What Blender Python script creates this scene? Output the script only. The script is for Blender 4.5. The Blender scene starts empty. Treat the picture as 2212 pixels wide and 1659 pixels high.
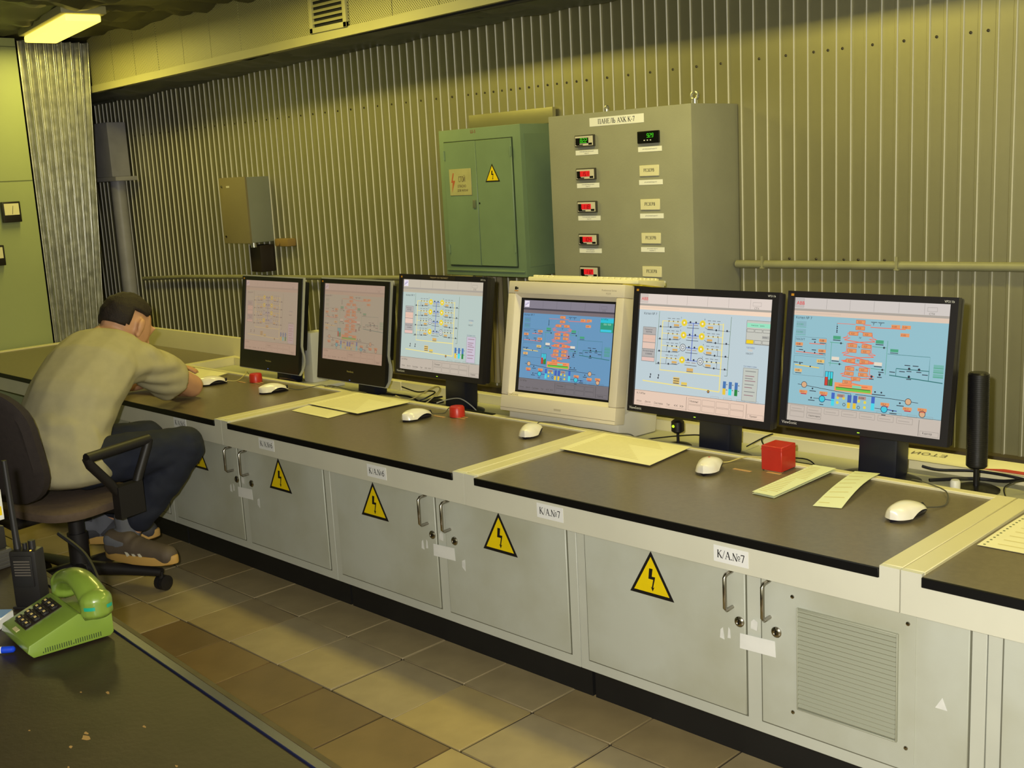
import bpy, bmesh, math, random
from mathutils import Vector, Matrix, noise

random.seed(7)
SC = bpy.context.scene
COL = SC.collection
PI = math.pi

# ------------------------------------------------------------------ camera
cam_d = bpy.data.cameras.new('camera')
cam = bpy.data.objects.new('camera', cam_d)
COL.objects.link(cam)
SC.camera = cam
cam_d.sensor_fit = 'HORIZONTAL'
cam_d.sensor_width = 36.0
cam_d.lens = 2434.88 / 2212 * 36.0
cam_d.clip_start = 0.02
def look(yaw, pitch, roll):
    f = Vector((math.sin(yaw)*math.cos(pitch), math.cos(yaw)*math.cos(pitch), -math.sin(pitch)))
    r = Vector((math.cos(yaw), -math.sin(yaw), 0))
    u = r.cross(f)
    r2 = r*math.cos(roll)+u*math.sin(roll)
    u2 = -r*math.sin(roll)+u*math.cos(roll)
    return Matrix(((r2.x, u2.x, -f.x), (r2.y, u2.y, -f.y), (r2.z, u2.z, -f.z)))
CAM = Vector((0, -1.95, 1.33))
cam.matrix_world = Matrix.Translation(CAM) @ look(-0.78893486, 0.18614819, -0.05239668).to_4x4()

# ------------------------------------------------------------------ view + world + big lights
vs = SC.view_settings
vs.view_transform = 'Standard'
vs.look = 'None'
vs.exposure = 0.0
vs.gamma = 1.0
vs.use_curve_mapping = False
wd = bpy.data.worlds.new('world')
SC.world = wd
wd.use_nodes = True
wd.node_tree.nodes['Background'].inputs[0].default_value = (0.9, 0.95, 0.7, 1)
wd.node_tree.nodes['Background'].inputs[1].default_value = 0.02
LAMP_POWER = 11.0           # each ceiling fixture, W
LAMP_COLOR = (1.0, 0.87, 0.22)
FLASH_POWER = 225.0
# the photographer's flash, beside and above the lens
fl_d = bpy.data.lights.new('camera_flash', 'POINT')
fl_d.energy = FLASH_POWER
fl_d.color = (1.0, 0.97, 0.93)
fl_d.shadow_soft_size = 0.02
fl = bpy.data.objects.new('camera_flash', fl_d)
COL.objects.link(fl)
fl.location = CAM + Vector((-0.05, -0.05, 0.07))

# ------------------------------------------------------------------ helpers
def s2l(c):
    return tuple(((v/12.92) if v <= 0.04045 else ((v+0.055)/1.055)**2.4) for v in c)
def rgb(r, g, b):
    return s2l((r/255.0, g/255.0, b/255.0))
MATS = {}
def mat(name, col, rough=0.5, metal=0.0, var=0.0, scale=8.0, bump=0.0, bscale=40.0, emit=None, estr=1.0, spec=0.5, dirt=None, coat=0.0):
    if name in MATS:
        return MATS[name]
    m = bpy.data.materials.new(name)
    m.use_nodes = True
    nt = m.node_tree
    b = nt.nodes['Principled BSDF']
    b.inputs['Base Color'].default_value = (*col, 1)
    b.inputs['Roughness'].default_value = rough
    b.inputs['Metallic'].default_value = metal
    b.inputs['Specular IOR Level'].default_value = spec
    b.inputs['Coat Weight'].default_value = coat
    tc = nt.nodes.new('ShaderNodeTexCoord')
    if var > 0:
        n = nt.nodes.new('ShaderNodeTexNoise')
        n.inputs['Scale'].default_value = scale
        n.inputs['Detail'].default_value = 5
        nt.links.new(tc.outputs['Object'], n.inputs['Vector'])
        r = nt.nodes.new('ShaderNodeValToRGB')
        d = dirt or tuple(c*(1-var) for c in col)
        r.color_ramp.elements[0].color = (*d, 1)
        r.color_ramp.elements[1].color = (*tuple(min(1, c*(1+var*0.5)) for c in col), 1)
        r.color_ramp.elements[0].position = 0.3
        r.color_ramp.elements[1].position = 0.65
        nt.links.new(n.outputs['Fac'], r.inputs['Fac'])
        nt.links.new(r.outputs['Color'], b.inputs['Base Color'])
    if bump > 0:
        n2 = nt.nodes.new('ShaderNodeTexNoise')
        n2.inputs['Scale'].default_value = bscale
        n2.inputs['Detail'].default_value = 3
        nt.links.new(tc.outputs['Object'], n2.inputs['Vector'])
        bp = nt.nodes.new('ShaderNodeBump')
        bp.inputs['Strength'].default_value = bump
        bp.inputs['Distance'].default_value = 0.01
        nt.links.new(n2.outputs['Fac'], bp.inputs['Height'])
        nt.links.new(bp.outputs['Normal'], b.inputs['Normal'])
    if emit:
        b.inputs['Emission Color'].default_value = (*emit, 1)
        b.inputs['Emission Strength'].default_value = estr
    MATS[name] = m
    return m

class MB:
    """collects shapes; build() links them as one mesh object"""
    def __init__(s):
        s.v = []; s.f = []; s.m = []; s.c = []
        s.mi = 0; s.col = None
    def add(s, vs, fs):
        o = len(s.v)
        s.v += [tuple(p) for p in vs]
        for f in fs:
            s.f.append([i+o for i in f]); s.m.append(s.mi); s.c.append(s.col)
        return s
    def box(s, x0, x1, y0, y1, z0, z1):
        if x0 > x1: x0, x1 = x1, x0
        if y0 > y1: y0, y1 = y1, y0
        if z0 > z1: z0, z1 = z1, z0
        return s.add([(x0,y0,z0),(x1,y0,z0),(x1,y1,z0),(x0,y1,z0),(x0,y0,z1),(x1,y0,z1),(x1,y1,z1),(x0,y1,z1)],
                     [(0,3,2,1),(4,5,6,7),(0,1,5,4),(1,2,6,5),(2,3,7,6),(3,0,4,7)])
    def prism(s, pts, d):
        """pts: planar polygon (3-D, counter-clockwise seen from -d); extruded by vector d"""
        n = len(pts); d = Vector(d)
        a = [Vector(p) for p in pts]; b = [p+d for p in a]
        fs = [tuple(range(n)), tuple(range(2*n-1, n-1, -1))]
        for i in range(n):
            j = (i+1) % n
            fs.append((i, i+n, j+n, j))
        return s.add(a+b, fs)
    def tube(s, path, r, n=8, cap=True):
        P = [Vector(p) for p in path]
        rr = r if isinstance(r, (list, tuple)) else [r]*len(P)
        vs = []; fs = []
        up = Vector((0, 0, 1)); prev = None
        for i, p in enumerate(P):
            t = (P[min(i+1, len(P)-1)]-P[max(i-1, 0)])
            if t.length < 1e-9: t = Vector((0, 0, 1))
            t.normalize()
            if prev is None:
                a = t.cross(up)
                if a.length < 1e-3: a = t.cross(Vector((1, 0, 0)))
            else:
                a = prev - t*prev.dot(t)
                if a.length < 1e-4: a = t.cross(Vector((1, 0, 0)))
            a.normalize(); prev = a; b = t.cross(a)
            for k in range(n):
                an = 2*PI*k/n
                vs.append(p+(a*math.cos(an)+b*math.sin(an))*rr[i])
        for i in range(len(P)-1):
            for k in range(n):
                k2 = (k+1) % n
                fs.append((i*n+k, i*n+k2, (i+1)*n+k2, (i+1)*n+k))
        if cap:
            fs.append(tuple(range(n-1, -1, -1)))
            fs.append(tuple(range((len(P)-1)*n, len(P)*n)))
        return s.add(vs, fs)
    def cyl(s, p0, p1, r, n=16):
        return s.tube([p0, p1], r, n)
    def lathe(s, c, prof, n=20, axis='z', sx=1.0, sy=1.0):
        """prof: list of (r, h)"""
        c = Vector(c); vs = []; fs = []
        for r, h in prof:
            for k in range(n):
                a = 2*PI*k/n
                x, y = r*math.cos(a)*sx, r*math.sin(a)*sy
                if axis == 'z': q = Vector((x, y, h))
                elif axis == 'y': q = Vector((x, h, y))
                else: q = Vector((h, x, y))
                vs.append(c+q)
        for i in range(len(prof)-1):
            for k in range(n):
                k2 = (k+1) % n
                fs.append((i*n+k, i*n+k2, (i+1)*n+k2, (i+1)*n+k) if axis != 'y' else (i*n+k2, i*n+k, (i+1)*n+k, (i+1)*n+k2))
        bot = tuple(range(n-1, -1, -1)); top = tuple(range((len(prof)-1)*n, len(prof)*n))
        fs += [bot, top] if axis != 'y' else [bot[::-1], top[::-1]]
        return s.add(vs, fs)
    def quad(s, a, b, c, d):
        return s.add([a, b, c, d], [(0, 1, 2, 3)])
    def grid(s, fn, nu, nv, closeu=False):
        vs = [fn(i/(nu if closeu else nu-1.0), j/(nv-1.0)) for i in range(nu) for j in range(nv)]
        fs = []
        for i in range(nu if closeu else nu-1):
            i2 = (i+1) % nu
            for j in range(nv-1):
                fs.append((i*nv+j, i2*nv+j, i2*nv+j+1, i*nv+j+1))
        return s.add(vs, fs)
    def mesh(s, name, mats, bevel=0.0, smooth=False, seg=2, fix=True, org=None, sharp=40):
        me = bpy.data.meshes.new(name)
        vv = s.v if org is None else [(p[0]-org[0], p[1]-org[1], p[2]-org[2]) for p in s.v]
        me.from_pydata(vv, [], s.f)
        mats = mats if isinstance(mats, (list, tuple)) else [mats]
        for m in mats: me.materials.append(m)
        if len(mats) > 1:
            me.polygons.foreach_set('material_index', s.m)
        if any(c is not None for c in s.c):
            at = me.color_attributes.new('Col', 'FLOAT_COLOR', 'CORNER')
            k = 0
            for pi, p in enumerate(me.polygons):
                c = s.c[pi] or (0, 0, 0)
                for _ in p.loop_indices:
                    at.data[k].color = (*c, 1); k += 1
        if bevel > 0 or fix:
            bm = bmesh.new(); bm.from_mesh(me)
            if fix: bmesh.ops.recalc_face_normals(bm, faces=bm.faces)
            if bevel > 0:
                eds = [e for e in bm.edges if len(e.link_faces) == 2 and e.calc_face_angle(0) > 0.6]
                bmesh.ops.bevel(bm, geom=eds, offset=bevel, segments=seg, affect='EDGES', clamp_overlap=True, profile=0.6)
            bm.to_mesh(me); bm.free()
        if smooth or bevel > 0:
            me.polygons.foreach_set('use_smooth', [True]*len(me.polygons))
            me.set_sharp_from_angle(angle=math.radians(sharp))
        me.update()
        return me
ROOT = {}
def link(name, me, parent=None):
    o = bpy.data.objects.new(name, me); COL.objects.link(o)
    if parent is not None:
        o.parent = parent
        ROOT[o.name] = ROOT.get(parent.name)
    return o
def part(name, mb, mats, parent=None, bevel=0.0, smooth=False, world=True, label=None, kind=None, **kw):
    org = ROOT.get(parent.name) if (parent is not None and world) else None
    o = link(name, mb.mesh(name, mats, bevel=bevel, smooth=smooth, org=org, **kw), parent)
    if label: o['label'] = label
    if kind: o['kind'] = kind
    return o
def inst(name, me, parent, loc=(0, 0, 0), rot=None, world=True):
    """another object that shares mesh data"""
    o = bpy.data.objects.new(name, me); COL.objects.link(o)
    o.parent = parent
    org = ROOT.get(parent.name)
    if world and org is not None: loc = (loc[0]-org[0], loc[1]-org[1], loc[2]-org[2])
    o.location = loc
    if rot: o.rotation_euler = rot
    ROOT[o.name] = org
    return o
def thing(name, label, cat, loc=(0, 0, 0), rz=0.0, group=None):
    o = bpy.data.objects.new(name, None); COL.objects.link(o)
    o.empty_display_size = 0.05
    o.location = loc; o.rotation_euler = (0, 0, rz)
    o['label'] = label; o['category'] = cat
    if group: o['group'] = group
    ROOT[o.name] = tuple(loc)
    return o
def single(name, mb, mats, label, cat, group=None, org=None, **kw):
    """a thing that is one mesh, with its origin at org"""
    me = mb.mesh(name, mats, org=org, **kw)
    o = link(name, me)
    if org: o.location = org
    o['label'] = label; o['category'] = cat
    if group: o['group'] = group
    ROOT[o.name] = tuple(org) if org else (0, 0, 0)
    return o
def struct(name, mb=None, mats=None, label=None, cat=None, **kw):
    if mb is None:
        o = bpy.data.objects.new(name, None); COL.objects.link(o); o.empty_display_size = 0.05
    else:
        o = link(name, mb.mesh(name, mats, **kw))
    o['kind'] = 'structure'
    o['label'] = label or name.replace('_', ' ')
    o['category'] = cat or name.split('_')[0]
    ROOT[o.name] = (0, 0, 0)
    return o

# ---- lettering -------------------------------------------------------
_tx = {}
def text_polys(s):
    if s in _tx: return _tx[s]
    cu = bpy.data.curves.new('t', 'FONT'); cu.body = s; cu.resolution_u = 2
    ob = bpy.data.objects.new('t', cu); COL.objects.link(ob)
    dg = bpy.context.evaluated_depsgraph_get()
    me = bpy.data.meshes.new_from_object(ob.evaluated_get(dg))
    vs = [(v.co.x, v.co.y) for v in me.vertices]; fs = [tuple(p.vertices) for p in me.polygons]
    bpy.data.objects.remove(ob); bpy.data.curves.remove(cu); bpy.data.meshes.remove(me)
    x0 = min([v[0] for v in vs] or [0]); x1 = max([v[0] for v in vs] or [1])
    y0 = min([v[1] for v in vs] or [0]); y1 = max([v[1] for v in vs] or [1])
    r = ([((x-x0)/(y1-y0), (y-y0)/(y1-y0)) for x, y in vs], fs, (x1-x0)/(y1-y0))
    _tx[s] = r
    return r
TK, TN = 0.15, 0.065
def _arc(cx, cy, rx, ry, a0, a1, n=14):
    return [(cx+rx*math.cos(math.radians(a0+(a1-a0)*i/n)), cy+ry*math.sin(math.radians(a0+(a1-a0)*i/n))) for i in range(n+1)]
def _stem(x, t=TK):      # upright with serifs
    return [([(x, 0), (x, 1)], t), ([(x-.13, .02), (x+.13, .02)], .05), ([(x-.13, .98), (x+.13, .98)], .05)]
GL = {
 'К': (.80, _stem(.16)+[([(.2, .48), (.62, .96)], TN), ([(.3, .56), (.70, .03)], TK), ([(.5, .98), (.76, .98)], .05), ([(.56, .02), (.82, .02)], .05)]),
 '/': (.42, [([(.02, -.06), (.38, 1.04)], .06)]),
 'А': (.82, [([(.10, .02), (.40, .98)], TN), ([(.40, .98), (.70, .02)], TK), ([(.20, .34), (.58, .34)], TN), ([(0, .02), (.22, .02)], .05), ([(.56, .02), (.84, .02)], .05)]),
 '.': (.26, [([(.12, 0), (.12, .14)], .14)]),
 '№': (1.22, [([(.12, 0), (.12, 1)], TN), ([(.10, .98), (.64, .02)], TK), ([(.66, 0), (.66, 1)], TN), ([(0, .02), (.26, .02)], .05), ([(.54, .98), (.80, .98)], .05), (_arc(.97, .52, .15, .20, 0, 360, 18), .08), ([(.80, .16), (1.14, .16)], .07)]),
 '6': (.66, [(_arc(.32, .30, .22, .26, 0, 360, 20), .12), (_arc(.62, .36, .50, .60, 178, 100, 12), .11)]),
 '7': (.62, [([(.06, .94), (.56, .94)], .12), ([(.53, .94), (.24, 0)], .11), ([(.07, .98), (.07, .78)], .05)]),
 '5': (.62, [([(.16, .95), (.54, .95)], .11), ([(.17, .95), (.13, .56)], .06), (_arc(.28, .30, .24, .27, 120, -150, 16), .12)]),
 'П': (.86, _stem(.17)+_stem(.66)+[([(.17, .97), (.66, .97)], .06)]),
 'Н': (.86, _stem(.17)+_stem(.66)+[([(.17, .5), (.66, .5)], .06)]),
 'Е': (.70, _stem(.17)+[([(.17, .97), (.60, .97)], .06), ([(.17, .03), (.62, .03)], .06), ([(.17, .5), (.48, .5)], .06), ([(.60, .99), (.60, .78)], .05), ([(.62, .01), (.62, .24)], .05)]),
 'Л': (.84, _stem(.66)+[([(.34, .97), (.66, .97)], .06), ([(.34, .97), (.26, .25), (.18, .05), (.05, .05)], .07)]),
 'Ь': (.70, _stem(.17)+[(_arc(.30, .27, .28, .25, 100, -100, 14), .11), ([(.17, .50), (.32, .52)], .06), ([(.17, .03), (.32, .03)], .06)]),
 'Х': (.80, [([(.12, .98), (.68, .02)], TK), ([(.66, .98), (.12, .02)], TN), ([(0, .98), (.26, .98)], .05), ([(.54, .98), (.78, .98)], .05), ([(0, .02), (.24, .02)], .05), ([(.54, .02), (.80, .02)], .05)]),
 'Р': (.68, _stem(.17)+[(_arc(.30, .73, .28, .24, 100, -100, 14), .11), ([(.17, .97), (.32, .97)], .06), ([(.17, .48), (.32, .48)], .06)]),
 'З': (.60, [(_arc(.26, .75, .22, .21, 150, -90, 12), .10), (_arc(.26, .28, .26, .25, 90, -150, 12), .11)]),
 'В': (.70, _stem(.17)+[(_arc(.30, .75, .24, .22, 100, -90, 12), .10), (_arc(.30, .27, .29, .25, 90, -100, 12), .11), ([(.17, .97), (.32, .97)], .06), ([(.17, .51), (.32, .51)], .06), ([(.17, .03), (.32, .03)], .06)]),
 'С': (.70, [(_arc(.40, .5, .32, .47, 50, 310, 20), .11)]),
 'Т': (.72, [([(.36, 0), (.36, 1)], .12), ([(.04, .95), (.68, .95)], .10)]),
 'О': (.76, [(_arc(.38, .5, .30, .46, 0, 360, 24), .12)]),
 'Й': (.80, [([(.14, 0), (.14, 1)], .12), ([(.64, 0), (.64, 1)], .12), ([(.14, .05), (.64, .95)], .09), (_arc(.39, 1.25, .16, .12, 190, 350, 8), .08)]),
 '-': (.42, [([(.06, .40), (.36, .40)], .10)]), ' ': (.36, []), 'K': None,
}
def ribbon(pts, w, closed=False):
    """2-D polyline as quads"""
    vs = []; fs = []
    n = len(pts)
    for i, p in enumerate(pts):
        a = pts[max(i-1, 0)]; b = pts[min(i+1, n-1)]
        if n > 2 and pts[0] == pts[-1] and i in (0, n-1): a, b = pts[-2], pts[1]
        dx, dy = b[0]-a[0], b[1]-a[1]; l = math.hypot(dx, dy) or 1
        nx, ny = -dy/l*w/2, dx/l*w/2
        vs += [(p[0]+nx, p[1]+ny), (p[0]-nx, p[1]-ny)]
    for i in range(n-1):
        fs.append((2*i, 2*i+1, 2*i+3, 2*i+2))
    return vs, fs
def serif(mb, s, o, ex, ey, h, off=(0, 0, 0), center=True, xs=1.0):
    """serif lettering on the plane o + x*ex + y*ey, letter height h"""
    tot = sum(GL[c][0] for c in s)*xs
    x = -tot/2 if center else 0.0
    o = Vector(o); ex = Vector(ex); ey = Vector(ey); off = Vector(off)
    for c in s:
        w, st = GL[c]
        for k, (pts, t) in enumerate(st):
            vs, fs = ribbon(pts, t)
            mb.add([o+off*(1+0.12*k)+ex*((x+px*xs)*h)+ey*(py*h) for px, py in vs], fs)
        x += w*xs
def sans(mb, s, o, ex, ey, h, off=(0, 0, 0), center=False, maxw=None):
    vs, fs, w = text_polys(s)
    o = Vector(o); ex = Vector(ex); ey = Vector(ey); off = Vector(off)
    sx = h
    if maxw and w*h > maxw: sx = maxw/w
    x = -w*sx/2 if center else 0
    mb.add([o+off+ex*(x+px*sx)+ey*(py*h) for px, py in vs], fs)
# ---- rounded bodies: convex hulls fused into one smooth surface
def ell(c, ax, n=9, m=12):
    """points of an ellipsoid with axis vectors ax"""
    c = Vector(c); out = []
    for i in range(n+1):
        th = PI*i/n
        for k in range(m if 0 < i < n else 1):
            ph = 2*PI*k/m
            out.append(c+ax[0]*(math.sin(th)*math.cos(ph))+ax[1]*(math.sin(th)*math.sin(ph))+ax[2]*math.cos(th))
    return out
def sph(c, r): return ell(c, (Vector((r, 0, 0)), Vector((0, r, 0)), Vector((0, 0, r))))
def body_mesh(name, hulls, voxel, m, smooth_it=4, fold=0.0, fscale=18.0, extra=None):
    bm = bmesh.new()
    for pts in hulls:
        vs = [bm.verts.new(p) for p in pts]
        r = bmesh.ops.convex_hull(bm, input=vs)
        dead = [g for g in r['geom_interior'] if isinstance(g, bmesh.types.BMVert)]
        bmesh.ops.delete(bm, geom=list(set(dead)), context='VERTS')
    me = bpy.data.meshes.new('tmp'); bm.to_mesh(me); bm.free()
    o = bpy.data.objects.new('tmp', me); COL.objects.link(o)
    md = o.modifiers.new('r', 'REMESH'); md.mode = 'VOXEL'; md.voxel_size = voxel; md.use_smooth_shade = True
    sm = o.modifiers.new('s', 'SMOOTH'); sm.factor = .5; sm.iterations = smooth_it
    dg = bpy.context.evaluated_depsgraph_get()
    out = bpy.data.meshes.new_from_object(o.evaluated_get(dg))
    bpy.data.objects.remove(o); bpy.data.meshes.remove(me)
    out.name = name
    out.materials.clear(); out.materials.append(m)
    if fold > 0:
        nn = [v.normal.copy() for v in out.vertices]
        for v, nrm in zip(out.vertices, nn):
            q = v.co*fscale
            d = noise.noise(Vector((q.x*.7, q.y*.7, q.z*1.6)))+.5*noise.noise(q*2.1)
            v.co += nrm*fold*d
    out.polygons.foreach_set('use_smooth', [True]*len(out.polygons))
    return out
# ------------------------------------------------------------------ materials
M_cab = mat('cabinet_paint', rgb(196, 198, 184), 0.42, var=0.06, scale=5, bump=0.02, bscale=300)
M_door = mat('door_paint', rgb(188, 191, 178), 0.42, var=0.07, scale=4, dirt=rgb(172, 172, 150))
M_apron = mat('apron_cream', rgb(214, 212, 192), 0.40, var=0.04, scale=5)
M_trim = mat('trim_cream', rgb(222, 214, 170), 0.38, var=0.03, scale=6)
M_lam = mat('laminate_dark', rgb(116, 106, 84), 0.33, var=0.10, scale=90, bump=0.03, bscale=500)
M_black = mat('black_edge', rgb(8, 8, 9), 0.5, spec=.3)
M_plinth = mat('plinth_black', rgb(20, 19, 17), 0.6, var=0.25, scale=9)
M_trough = mat('trough_grey', rgb(186, 184, 150), 0.5, var=0.08, scale=9)
M_gap = mat('gap_dark', rgb(12, 12, 12), 0.8)
M_chrome = mat('chrome', rgb(170, 165, 155), 0.22, metal=1.0)
M_yellow = mat('sign_yellow', rgb(238, 208, 10), 0.45, var=0.05, scale=20)
M_ink = mat('print_black', rgb(18, 16, 18), 0.5)
M_white = mat('label_white', rgb(236, 236, 232), 0.55)
M_paper = mat('paper_cream', rgb(238, 232, 190), 0.7, var=0.03, scale=14)
M_paperw = mat('paper_white', rgb(232, 232, 226), 0.7, var=0.04, scale=30)
M_torn = mat('torn_sticker', rgb(224, 224, 218), 0.7, var=0.08, scale=60)
M_red = mat('red_plastic', rgb(192, 48, 34), 0.35, var=0.05, scale=15)
M_wood = mat('wood_tag', rgb(190, 150, 100), 0.5, var=0.12, scale=40)
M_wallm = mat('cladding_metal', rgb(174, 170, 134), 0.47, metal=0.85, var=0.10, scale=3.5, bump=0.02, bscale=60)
M_rib_glint = mat('cladding_rib_glint', rgb(232, 230, 220), 0.38, metal=0.2)  # near-white colour stands in for the flash glinting off the rib sides
M_wallb = mat('wall_backing', rgb(70, 68, 52), 0.8)
M_screwd = mat('screw_dark', rgb(70, 64, 48), 0.5, metal=0.5)
M_greenw = mat('green_wall_paint', rgb(158, 168, 118), 0.5, var=0.05, scale=3, bump=0.02, bscale=120)
M_zinc = mat('galvanised', rgb(196, 196, 186), 0.27, metal=0.8, var=0.22, scale=24, bump=0.05, bscale=60)
M_grnbox = mat('green_cabinet_paint', rgb(118, 140, 108), 0.42, var=0.08, scale=6, bump=0.03, bscale=80)
M_greybox = mat('grey_panel_paint', rgb(146, 146, 128), 0.5, var=0.06, scale=7, bump=0.05, bscale=180)
M_greyside = M_greybox
M_film = mat('dark_film', rgb(70, 74, 58), 0.42, var=0.25, scale=3)
M_ceil = mat('ceiling_film', rgb(78, 76, 48), 0.45, var=0.25, scale=3)
M_plain = mat('plain_wall', rgb(150, 150, 120), 0.8, var=0.06, scale=2)
M_dkwood = mat('skirting_brown', rgb(74, 64, 44), 0.6, var=0.2, scale=6)
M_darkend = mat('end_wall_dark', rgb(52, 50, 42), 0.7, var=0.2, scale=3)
M_pipe = mat('painted_pipe', rgb(150, 148, 112), 0.42, var=0.12, scale=9)
M_greypipe = mat('grey_pipe', rgb(168, 166, 172), 0.45, var=0.15, scale=8)
M_beamrail = mat('beam_rail', rgb(168, 164, 116), 0.5, var=0.06, scale=5)
M_brownbox = mat('brown_box', rgb(134, 124, 90), 0.45, var=0.06, scale=7)
M_bluegrey = mat('bluegrey_box', rgb(138, 142, 128), 0.45, var=0.05, scale=7)

def perf_mat():
    m = mat('perforated_sheet', rgb(176, 172, 118), 0.5)
    nt = m.node_tree; b = nt.nodes['Principled BSDF']
    tc = nt.nodes.new('ShaderNodeTexCoord'); mp = nt.nodes.new('ShaderNodeMapping')
    mp.inputs['Rotation'].default_value = (PI/2, 0, 0)
    nt.links.new(tc.outputs['Object'], mp.inputs['Vector'])
    mp2 = nt.nodes.new('ShaderNodeMapping'); mp2.inputs['Rotation'].default_value = (0, 0, PI/4)
    nt.links.new(mp.outputs['Vector'], mp2.inputs['Vector'])
    vo = nt.nodes.new('ShaderNodeTexVoronoi'); vo.voronoi_dimensions = '2D'
    vo.inputs['Scale'].default_value = 115; vo.inputs['Randomness'].default_value = 0.0
    nt.links.new(mp2.outputs['Vector'], vo.inputs['Vector'])
    r = nt.nodes.new('ShaderNodeValToRGB')
    r.color_ramp.elements[0].position = 0.30; r.color_ramp.elements[1].position = 0.38
    r.color_ramp.elements[0].color = (*rgb(58, 56, 30), 1); r.color_ramp.elements[1].color = (*rgb(176, 172, 118), 1)
    nt.links.new(vo.outputs['Distance'], r.inputs['Fac'])
    nt.links.new(r.outputs['Color'], b.inputs['Base Color'])
    return m
M_perf = perf_mat()

# ------------------------------------------------------------------ room shell
def floor_mat():
    m = mat('floor_grout', rgb(54, 45, 30), 0.85, var=0.15, scale=12)
    return m
mb = MB().box(-7.4, 1.6, -3.2, 1.5, -0.06, -0.004)
floor = struct('floor', mb, floor_mat(), 'tan tiled floor with dark joints in front of the console', 'floor')
T_COLS = [rgb(158, 142, 104), rgb(150, 132, 92), rgb(112, 92, 58), rgb(120, 98, 60), rgb(168, 148, 96)]
M_tiles = [mat('floor_tile_%s' % n, c, 0.30 + 0.05*(i % 2), var=0.13, scale=9, bump=0.04, bscale=30)
           for i, (n, c) in enumerate(zip(('sand', 'tan', 'brown', 'umber', 'honey'), T_COLS))]
tile_me = []
for m in M_tiles:
    tile_me.append(MB().box(-.1235, .1235, -.1212, .1212, -.012, 0).mesh('tile', m, bevel=0.001, seg=1))
tx0, tpx, ty0, tpy = -2.105, 0.2525, -0.10, 0.2475
rt = random.Random(3)
for j in range(-1, 6):
    for i in range(-16, 9):
        cx = tx0+tpx*(i+.5); cy = ty0-tpy*(j+.5)
        if cy > 0.2: continue
        if j <= 0: k = rt.choice((0, 0, 1))
        elif j == 1: k = rt.choice((2, 3, 2, 3)) if i < 1 else rt.choice((4, 3))
        else: k = rt.choice((2, 3, 1))
        if j == 0 and i == 0: k = 4
        if j == 1 and i < -4: k = rt.choice((0, 1))
        o = inst('tile', tile_me[k], floor, (cx+rt.uniform(-.0015, .0015)-(0.03 if j == 1 else 0), cy, rt.uniform(-.0012, .0006)),
                 (rt.uniform(-.004, .004), rt.uniform(-.004, .004), rt.uniform(-.004, .004)))

wall_back = struct('wall_back', MB().box(-7.4, 1.6, 1.402, 1.5, 0, 2.3), M_wallb, 'ribbed metal clad wall behind the console', 'wall')
# cladding: one strip per rib, 50 mm pitch
pitch, rw, rh = 0.0505, 0.0085, 0.0052
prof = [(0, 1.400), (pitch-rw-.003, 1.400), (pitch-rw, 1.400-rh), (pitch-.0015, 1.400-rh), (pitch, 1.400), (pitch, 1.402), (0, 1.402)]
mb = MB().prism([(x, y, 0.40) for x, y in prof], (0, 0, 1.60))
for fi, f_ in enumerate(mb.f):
    mb.m[fi] = 1 if all(mb.v[q][0] > pitch-.002 and mb.v[q][1] < 1.4005 for q in f_) else 0  # painted glint goes only on the rib side facing +X
strip_me = mb.mesh('cladding_strip', [M_wallm, M_rib_glint])
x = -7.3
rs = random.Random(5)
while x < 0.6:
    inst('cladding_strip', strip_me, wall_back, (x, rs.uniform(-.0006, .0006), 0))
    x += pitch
scr = MB().lathe((0, 0, 0), [(.0045, 0), (.0045, -.0015), (.0025, -.003), (.001, -.004)], 10, 'y').mesh('screw', M_screwd, smooth=True)
fx = [-5.057, -4.955, -4.855, -4.758, -4.659, -4.558, -4.462, -4.364, -4.265, -4.162, -4.062, -3.959, -3.859, -3.756, -3.656, -3.555, -3.504, -3.447, -3.398, -3.347, -3.297, -3.242, -3.191, -3.141, -3.084, -3.035, -2.981, -2.929, -2.877, -2.773, -2.671, -2.564, -2.46, -2.356, -2.253, -2.148, -2.043, -1.942, -1.889, -1.799, -1.706, -1.613, -1.52, -1.43, -1.341]
fx += [-5.057-.101*k for k in range(1, 15)]
for q in fx:
    k = math.floor((q+7.3)/pitch); q = -7.3+pitch*k+.019
    inst('screw', scr, wall_back, (q, 1.4, 1.655))
for q in (-2.02, -1.92, -1.82, -1.77, -1.68):
    inst('screw', scr, wall_back, (q, 1.4, .995))
struct('baseboard_back', MB().box(-7.4, 1.6, 1.36, 1.402, 0, 0.42), M_dkwood, 'dark brown skirting below the ribbed metal wall', 'baseboard')
wall_right = struct('wall_right', MB().box(1.6, 1.7, -3.2, 1.5, 0, 2.3), M_plain)
wall_front = struct('wall_front', MB().box(-7.4, 1.6, -3.3, -3.2, 0, 2.3), M_plain)
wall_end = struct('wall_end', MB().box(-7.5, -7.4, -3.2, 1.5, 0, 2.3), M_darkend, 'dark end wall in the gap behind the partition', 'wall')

# ceiling with crumpled film
def cz(x, y):
    a = noise.noise(Vector((x*2.2, y*2.2, 0)))*.05
    b = abs(noise.noise(Vector((x*5.5, y*5.5, 4))))*.05
    return 2.165+a-b
NX, NY = 190, 90
mb = MB().grid(lambda u, v: (-7.4+9.0*u, -3.2+4.2*v, cz(-7.4+9.0*u, -3.2+4.2*v)), NX, NY)
struct('ceiling', mb, M_ceil, 'low ceiling lined with crumpled dark film', 'ceiling', smooth=True, fix=False, sharp=12)
struct('ceiling_slab', MB().box(-7.5, 1.7, -3.3, 1.5, 2.27, 2.4), M_plain, 'plain slab above the film', 'ceiling')

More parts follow.
